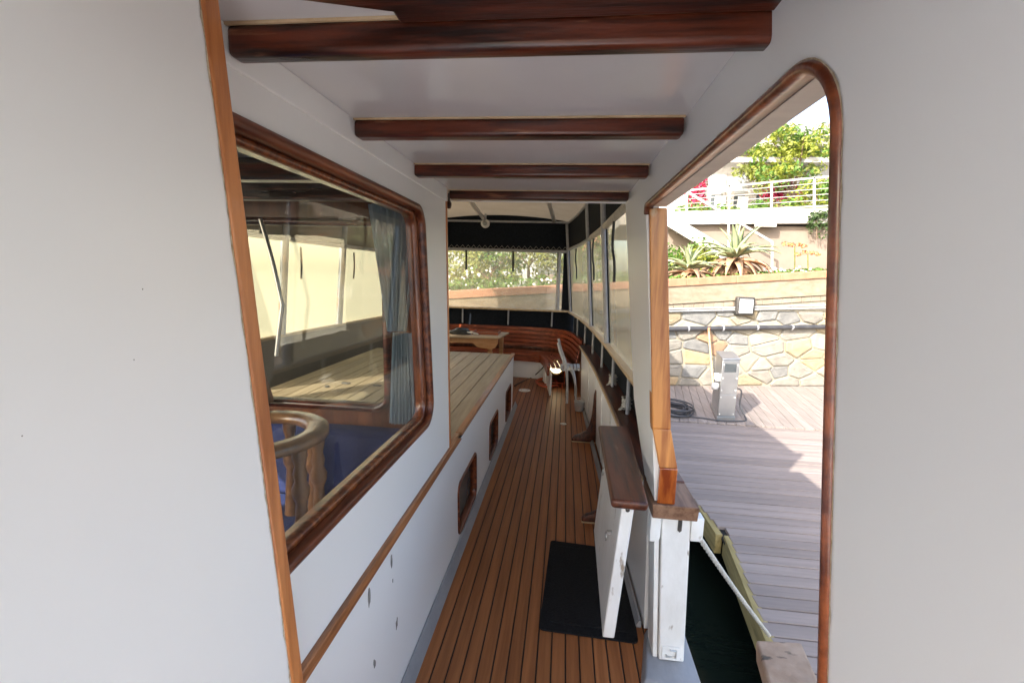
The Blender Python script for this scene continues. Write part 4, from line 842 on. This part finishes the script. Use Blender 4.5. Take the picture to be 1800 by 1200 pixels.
# mooring rope
ra = Vector((.565, 1.86, .64)); rb = on_z(1352, 1116, DZ+.10)
t = thing('mooring_rope', 'white twisted rope running from the gate post down to the dock edge', 'rope', rb)
N = 40; L = [ra.lerp(rb, i/N)+Vector((0, 0, -.05*math.sin(math.pi*i/N))) for i in range(N+1)]
d = (rb-ra).normalized(); ux = d.orthogonal().normalized(); uy = d.cross(ux)
for s_ in range(3):
    pts = [ra.lerp(rb, i/160)+Vector((0, 0, -.012*math.sin(math.pi*i/160)))+(ux*math.cos(i*.55+s_*2.094)+uy*math.sin(i*.55+s_*2.094))*.0055 for i in range(161)]
    MB().tube(pts, .0068, 6).build('strand', 'rope', t)

# ------------------------------------------------------------------ vegetation helpers
def leaves(m_, c, rad, n, size, shell=.35, flat=.0):
    c = Vector(c)
    for _ in range(n):
        while True:
            v = Vector((U(-1, 1), U(-1, 1), U(-1, 1)))
            if 1e-3 < v.length < 1: break
        v = v.normalized()*(v.length**shell); p = c+Vector((v.x*rad[0], v.y*rad[1], v.z*rad[2]))
        nn = (v+Vector((U(-.9, .9), U(-.9, .9), U(-.3, 1.2)))).normalized(); a = nn.orthogonal().normalized(); a.rotate(Matrix.Rotation(U(0, 6.28), 3, nn)); b_ = nn.cross(a); s_ = size*U(.6, 1.35)
        m_.add([p-a*s_, p+b_*s_*.45+nn*s_*.1, p+a*s_, p-b_*s_*.45+nn*s_*.1], [[0, 1, 2, 3]])
def crown(parent, nm, mats, c, rad, clumps, per, size, csize=.35):
    c = Vector(c); mbs = {k: MB() for k in mats}
    for _ in range(clumps):
        v = Vector((U(-1, 1), U(-1, 1), U(-1, 1))); v = v.normalized()*(U(.25, 1)**.5)
        p = c+Vector((v.x*rad[0], v.y*rad[1], v.z*rad[2])); q = U(.6, 1.2)*csize
        leaves(mbs[random.choice(mats)], p, (q, q, q*.75), per, size)
    for k in dict.fromkeys(mats):
        if mbs[k].v: mbs[k].build(nm, k, parent)
def limbs(parent, base, tips, r0, m_='bark'):
    base = Vector(base); fork = base+Vector((U(-.1, .1), U(-.1, .1), (Vector(tips[0]).z-base.z)*.45))
    MB().tube(spline([base, base.lerp(fork, .5)+Vector((U(-.05, .05), U(-.05, .05), 0)), fork], 4), [lerp(r0, r0*.65, i/8) for i in range(9)], 8).build('trunk', m_, parent)
    for tp_ in tips:
        tp_ = Vector(tp_); md = fork.lerp(tp_, .5)+Vector((U(-.15, .15), U(-.15, .15), .1)); MB().tube(spline([fork, md, tp_], 4), [lerp(r0*.5, r0*.12, i/8) for i in range(9)], 6).build('limb', m_, parent)

# planting bed and terrace behind the wall
bed = MB().hexa([W(S0, .2, -.5), W(S1, .2, -.5), W(S1, .2, -14), W(S0, .2, -14)], [W(S0, wtop(S0)-.16, -.5), W(S1, wtop(S1)-.16, -.5), W(S1, wtop(S1)-.1, -14), W(S0, wtop(S0)+.2, -14)]).build('planting_bed', 'soil'); tag(bed, kind='structure')
def bedz(p): s_ = (Vector(p)-wp0).dot(wdir); return wtop(s_)-.16

# aloes: every leaf its own piece
def aleaf(L_, w_, curl, up):
    m_ = MB(); n_ = 9; vs = []; x = z = 0; a = up
    for i in range(n_+1):
        t_ = i/n_; ww = w_*(1-t_**1.6)*(.75+.5*min(t_*3, 1))*.8+.001; th = ww*.28
        vs += [(x, -ww/2, z+th*.6), (x, 0, z-th*.35), (x, ww/2, z+th*.6), (x, 0, z-th)]
        a -= curl/n_*(.4+1.2*t_); x += L_/n_*math.cos(a); z += L_/n_*math.sin(a)
    return m_.add(vs, [[i*4+k, i*4+(k+1) % 4, (i+1)*4+(k+1) % 4, (i+1)*4+k] for i in range(n_) for k in range(4)], True)
lm = []
for nm_, args, mm in (('u', (.75, .19, .5, .9), 'aloe_green'), ('m', (.95, .21, 1.1, .55), 'aloe_green'), ('d', (1.0, .21, 1.5, .15), 'aloe_brown'), ('dd', (.9, .21, 1.3, -.25), 'aloe_brown')):
    o = aleaf(*args).build('leaf', mm); lm.append(o.data); bpy.data.objects.remove(o)
def aloe(label, p, sc_, n_, spin):
    t = thing('aloe', label, 'aloe', p, group='aloes on the quay wall'); h = .62*sc_
    MB().tube([p, p+Vector((.02, 0, h))], [.09*sc_, .06*sc_], 10).build('stem', 'aloe_brown', t)
    for i in range(n_):
        f_ = i/n_; k = 0 if f_ < .22 else 1 if f_ < .50 else 2 if f_ < .78 else 3
        o = bpy.data.objects.new('leaf', lm[k]); COL.objects.link(o); o.parent = t
        o.location = (.02, 0, h*(1.0-.55*f_)+.02); o.rotation_euler = (U(-.15, .15), U(-.18, .18)-(.75 if f_ < .10 else .25 if f_ < .22 else 0), spin+i*2.39996); q = sc_*U(.85, 1.12)*(.8 if f_ < .12 else 1); o.scale = (q, q*1.05, q)
def bedpt(px, back):
    p = on_wall(px, 490, back); p.z = bedz(p); return p
aloe('larger aloe with drooping brown lower leaves on the quay wall', bedpt(1287, .75)+Vector((0, 0, .04)), 1.02, 62, .4)
aloe('smaller aloe at left on the quay wall beside the pillar', bedpt(1208, .65)+Vector((0, 0, -.10)), .82, 50, 1.3)

# ground cover, white flowers
def flowers(name, label, spots, n_, sz):
    m_ = MB(); o = None
    for _ in range(n_):
        x0, y0, rx, ry, z0, z1 = random.choice(spots); c_ = Vector((x0+U(-rx, rx), y0+U(-ry, ry), 0)); c_.z = bedz(c_)+U(z0, z1); s_ = sz*U(.7, 1.2); k = 7; nn = Vector((U(-.3, .3), -1, U(.2, .8))).normalized(); a = nn.orthogonal().normalized(); b_ = nn.cross(a)
        m_.add([c_]+[c_+(a*math.cos(6.283*i/k)+b_*math.sin(6.283*i/k))*s_*(1 if i % 2 else .75)+nn*s_*.2 for i in range(k)], [[0, i+1, (i+1) % k+1] for i in range(k)])
    return tag(m_.build(name, 'petal'), label, 'flowers', kind='stuff')
gc = MB()
for px in range(1150, 1440, 9):
    for bk in (.35, .7, 1.1):
        p = bedpt(px, bk); leaves(gc, p+Vector((0, 0, .06)), (.20, .20, .15), 34, .055)
for i in range(46):
    p = Vector((U(-3.2, 1.5), 0, 0)); s_ = (p.x-wp0.x)/wdir.x; p = W(s_, 0, -U(.3, 1.6)); p.z = bedz(p)
    leaves(gc, p+Vector((0, 0, .12)), (.35, .3, .25), 70, .06)
tag(gc.build('ground_cover', 'leaf_green'), 'low bright green ground cover along the top of the quay wall', 'ground cover', kind='stuff')
pf = [bedpt(px, .5) for px in (1330, 1360, 1395, 1410)]
flowers('white_flowers', 'white flowers in the ground cover right of the aloes', [(p.x, p.y, .22, .15, .12, .28) for p in pf], 26, .038)
flowers('white_flowers', 'white daisies scattered over the bank seen through the stern window', [(-2.3, 9.3, .7, .25, .1, .65), (-1.2, 9.5, .9, .25, .1, .55), (0., 9.8, .7, .25, .1, .3)], 60, .028)
def shrub(label, c, rad, mats, clumps, per, size, cs=.3, nm='shrub', grp=None):
    t = thing(nm, label, 'shrub', (c[0], c[1], c[2]-rad[2])); 
    limbs(t, (c[0], c[1], c[2]-rad[2]-.1), [(c[0]+U(-.6, .6)*rad[0], c[1]+U(-.3, .3)*rad[1], c[2]+U(-.2, .5)*rad[2]) for _ in range(4)], .05)
    crown(t, 'foliage', mats, c, rad, clumps, per, size, cs); return t
b1 = W(-4.1, 0, -2.0)
shrub('pale olive bush on the bank, left in the stern window', (-2.5, b1.y+.6, 1.75), (.9, .5, .55), ['leaf_olive', 'leaf_yellow'], 26, 60, .06)
shrub('tall yellow-green bush in the middle of the stern window', (-.85, 11.2, 2.35), (.75, .5, .85), ['leaf_yellow', 'leaf_olive'], 34, 70, .06)
shrub('yellow-green bush at right in the stern window', (.3, 11.3, 2.25), (.7, .5, .8), ['leaf_olive', 'leaf_green', 'leaf_yellow'], 32, 70, .06)
shrub('low rounded olive shrub behind the white daisies', (-1.7, 10.6, 1.85), (.8, .4, .45), ['leaf_olive', 'leaf_green'], 24, 60, .06)
p = bedpt(1195, 2.2); shrub('bright yellow-green bush behind the small aloe', (p.x, p.y, p.z+.55), (.85, .4, .55), ['leaf_yellow', 'leaf_green'], 26, 60, .06)
fc = thing('garden_fence', 'pale grey garden wall panel at upper left of the stern window', 'fence', (-3, 13.2, 1.4))
for i in range(9): MB().box((-4.6+.42*i, 13.2, 1.3), (-4.2+.42*i-.0, 13.25, 2.75)).build('panel', 'blind', fc, bevel=.01)
MB().box((-4.7, 13.18, 2.752), (-.8, 13.27, 2.83)).build('rail', 'blind', fc)
pt = thing('terracotta_roof', 'orange tiled garden wall end at upper right of the stern window', 'roof', (.35, 13.0, 1.4))
MB().box((-.05, 12.9, 1.3), (.9, 13.4, 2.35)).build('pier', 'house_white', pt); MB().hexa([(-.15, 12.8, 2.352), (1.0, 12.8, 2.352), (1.0, 13.5, 2.352), (-.15, 13.5, 2.352)], [(.0, 13.1, 2.95), (.85, 13.1, 2.95), (.85, 13.2, 2.95), (.0, 13.2, 2.95)]).build('tiles', 'terracotta', pt)

# orange aloe flower spikes at the right
for k, (px, py, lb) in enumerate(((1397, 432, 'taller orange aloe flower head before the beige wall'), (1420, 447, 'lower orange aloe flower head at the edge of the opening'))):
    p = bedpt(px, .8); top = on_wall(px, py, .8); t = thing('flower_spike', lb, 'flower', p, group='orange aloe flower spikes')
    MB().tube([p, p.lerp(top, .6), top], .012, 6).build('stalk', 'leaf_olive', t); m_ = MB()
    for sx in (-.22, -.08, .07, .2): leaves(m_, top+Vector((sx, 0, U(-.03, .05))), (.07, .06, .05), 40, .028)
    m_.build('blossom', 'petal_orange', t)

# upper retaining wall, balcony slab, railing, stairs
UY = 13.1
uw = thing('retaining_wall', 'plain beige retaining wall behind the aloes', 'wall', (6, UY, 1.2))
MB().box((2.4, UY, .8), (12, UY+.3, 3.13)).build('face', 'upper_wall', uw)
bs = thing('balcony_slab', 'white balcony slab edge on top of the beige wall', 'balcony', (6, 13, 3.1))
MB().hexa([(1.4, UY-.2, 3.08), (12, UY-.2, 3.34), (12, 17, 3.34), (1.4, 17, 3.08)], [(1.4, UY-.2, 3.40), (12, UY-.2, 3.78), (12, 17, 3.78), (1.4, 17, 3.40)]).build('slab', 'house_white', bs)
MB().box((4.85, UY-.32, 3.08), (5.35, UY-.205, 3.25)).build('lamp_box', 'house_white', bs)
rl = thing('balcony_railing', 'white balcony railing with thin horizontal wires', 'railing', (4, 13, 3.4))
def rp(px, py): return on_y(px, py, UY-.1)
for px, y0, y1 in ((1181, 338, 377), (1207, 335, 377), (1281, 326, 376), (1356, 320, 372), (1431, 312, 366)):
    MB().bar(rp(px, y1), rp(px+.5, y0), .045, .04, (0, 1, 0)).build('post', 'house_white', rl)
MB().bar(rp(1175, 338), rp(1470, 309), .04, .045).build('top_rail', 'house_white', rl)
MB().bar(rp(1175, 375), rp(1470, 361), .03, .035).build('bottom_rail', 'house_white', rl)
for f_ in (.2, .4, .6, .8): MB().tube([rp(1175, lerp(338, 375, f_)), rp(1470, lerp(309, 361, f_))], .009, 5).build('wire', 'house_white', rl)
st = thing('garden_stair', 'white stair with a diagonal handrail against the beige wall', 'stair', (4, 12.6, 1.5))
SY = UY-.55
a, b_ = on_y(1172, 385, SY), on_y(1300, 462, SY)
MB().bar(a, b_, .10, .30, (0, 0, 1)).build('stringer', 'house_white', st)
for i in range(9):
    q = a.lerp(b_, (i+.5)/9); MB().box((q.x-.15, SY+.055, q.z-.02), (q.x+.15, UY-.005, q.z+.02)).build('tread', 'house_white', st)
MB().tube([on_y(1209, 338, SY), on_y(1279, 380, SY), on_y(1357, 425, SY), on_y(1357, 487, SY)], .035, 8).build('handrail', 'house_white', st)
MB().tube([on_y(1281, 378, SY), on_y(1281, 450, SY)], .03, 8).build('baluster', 'house_white', st)

# house
hs = thing('house', 'white house with tall glazed doors and grey roof above the balcony', 'house', (6, 17, 3.3))
HY = 17.0
g = lambda px, py, Y=HY: on_y(px, py, Y)
MB().box((1.5, HY, 3.3), (13, HY+4, 6.3)).build('wall', 'house_white', hs)
MB().hexa([(1.2, HY-.9, 5.95), (13.3, HY-.9, 5.95), (13.3, HY+5, 5.95), (1.2, HY+5, 5.95)], [(1.2, HY-.9, 6.12), (13.3, HY-.9, 6.12), (13.3, HY+5, 6.12), (1.2, HY+5, 6.12)]).build('eave', 'house_white', hs)
MB().hexa([(1.2, HY-.9, 6.121), (13.3, HY-.9, 6.121), (13.3, HY+5, 6.121), (1.2, HY+5, 6.121)], [(2.6, HY+1.5, 7.4), (12, HY+1.5, 7.4), (12, HY+2.6, 7.4), (2.6, HY+2.6, 7.4)]).build('roof', 'roof_grey', hs)
for (x0, x1) in ((1243, 1277), (1283, 1316), (1322, 1345)):
    a, b_ = g(x0, 372), g(x1, 303)
    f_ = MB().box((a.x, HY-.05, a.z-.25), (b_.x, HY-.001, b_.z)).build('door', 'house_white', hs)
    MB().box((a.x+.07, HY-.062, a.z-.2), (b_.x-.07, HY-.051, b_.z-.75)).build('pane', 'window_dark', f_); MB().box((a.x+.07, HY-.062, b_.z-.72), (b_.x-.07, HY-.051, b_.z-.06)).build('blind', 'blind', f_)
    for k in range(2): 
        u0 = lerp(a.x+.1, b_.x-.1, .15+.5*k); curtain((u0+u0+.3)/2, HY-.07, a.z-.2, b_.z-.8, .22, .20, 30).build('curtain', 'white_plastic', f_)
a, b_ = g(1262, 292, HY-1.6), g(1352, 280, HY-1.6)
MB().box((a.x, HY-1.65, b_.z-.10), (b_.x+2, HY-.9, b_.z+.05)).build('awning', 'house_white', hs)
MB().box((g(1232, 300).x-.3, HY-.3, 3.4), (g(1240, 300).x-.1, HY-.002, 5.94)).build('pilaster', 'house_white', hs)

# tree, bougainvillea, shrubs on the balcony
tp_ = on_y(1377, 292, 15.6)
tr = thing('garden_tree', 'yellow-green leafy tree in front of the white house', 'tree', (on_y(1385, 370, 15.6).x, 15.6, 3.45))
limbs(tr, (on_y(1385, 370, 15.6).x, 15.6, 3.4), [tuple(on_y(px, py, 15.6)+Vector((0, U(-.5, .5), 0))) for px, py in ((1330, 290), (1360, 250), (1400, 245), (1425, 265), (1345, 305))], .10)
mbs = {k: MB() for k in ('leaf_yellow', 'leaf_green', 'leaf_olive')}
for _ in range(110):
    px, py = random.choice(((1340, 262), (1320, 298), (1370, 240), (1400, 250), (1425, 245), (1410, 290), (1440, 280), (1350, 312), (1380, 268), (1460, 260), (1365, 295)))
    c_ = on_y(px+U(-22, 22), py+U(-18, 18), 15.6+U(-.9, .9)); leaves(mbs[random.choice(('leaf_yellow', 'leaf_yellow', 'leaf_olive', 'leaf_green'))], c_, (.26, .26, .20), 46, .075)
for k, v in mbs.items(): v.build('crown', k, tr)
def bougain(label, spots, Y):
    c_ = on_y(*spots[0], Y); t = thing('bougainvillea', label, 'bougainvillea', (c_.x, Y, 3.45), group='bougainvilleas on the balcony'); m1, m2 = MB(), MB()
    for (px, py) in spots:
        q = on_y(px, py, Y); leaves(m1, q, (.30, .25, .30), 150, .07); leaves(m2, q, (.32, .25, .28), 35, .06)
    m1.build('bracts', 'leaf_red', t); m2.build('leaves', 'leaf_dark', t); MB().tube([(c_.x, Y, 3.45), c_], .03, 6).build('stem', 'bark', t)
bougain('red bougainvillea left of the glazed doors', [(1226, 325), (1222, 345), (1228, 360), (1220, 335)], 15.2)
bougain('red bougainvillea under the yellow-green tree', [(1352, 335), (1372, 335), (1362, 350), (1385, 340), (1375, 325), (1400, 350)], 15.9)
for (lb, px, py, Y, rad, mats, cl) in (('bright green shrub at the right end of the balcony', 1428, 352, 13.9, (.45, .5, .62), ['leaf_green', 'leaf_yellow'], 34), ('low green plants behind the left of the balcony railing', 1250, 372, 14.2, (1.0, .3, .16), ['leaf_green', 'leaf_olive'], 22), ('low green plants under the red bougainvillea', 1365, 366, 14.4, (.8, .3, .2), ['leaf_green', 'leaf_olive'], 22)):
    c_ = on_y(px, py, Y); shrub(lb, tuple(c_), rad, mats, cl, 50, .06, .22)
iv = thing('hanging_ivy', 'dark ivy trailing over the slab edge at the right', 'ivy', on_y(1432, 380, UY-.25))
m_ = MB()
for k in range(16): leaves(m_, on_y(1432+U(-9, 25), 378+U(0, 40)*(k % 3)/2, UY-.28), (.10, .05, .12), 22, .045)
m_.build('leaves', 'leaf_dark', iv); MB().tube([on_y(1434, 372, UY-.25), on_y(1436, 420, UY-.25)], .012, 6).build('stem', 'bark', iv)
for (px, m_, lb) in ((1455, 'leaf_dark', 'dark background tree behind the house at right'),):
    c_ = on_y(px, 250, 19); 

# house across the water, mirrored in the gap beside the dock
h2 = thing('quayside_house', 'pale green house with white window frames, mirrored in the water', 'house', (13, 6, DZ))
MB().box((12.6, 1.5, -2), (20, 14, 5.2)).build('wall', 'pale_green_paint', h2)
MB().hexa([(12.2, 1, 5.2), (20.5, 1, 5.2), (20.5, 14.5, 5.2), (12.2, 14.5, 5.2)], [(16, 2.5, 7.2), (17, 2.5, 7.2), (17, 13, 7.2), (16, 13, 7.2)]).build('roof', 'roof_grey', h2)
for yy in (2.4, 4.6, 6.8, 9.0, 11.2):
    for z in (.3, 2.9):
        f_ = MB().box((12.5, yy, z), (12.599, yy+1.3, z+1.6)).build('window', 'house_white', h2); MB().box((12.48, yy+.1, z+.1), (12.499, yy+1.2, z+1.5)).build('pane', 'window_dark', f_)
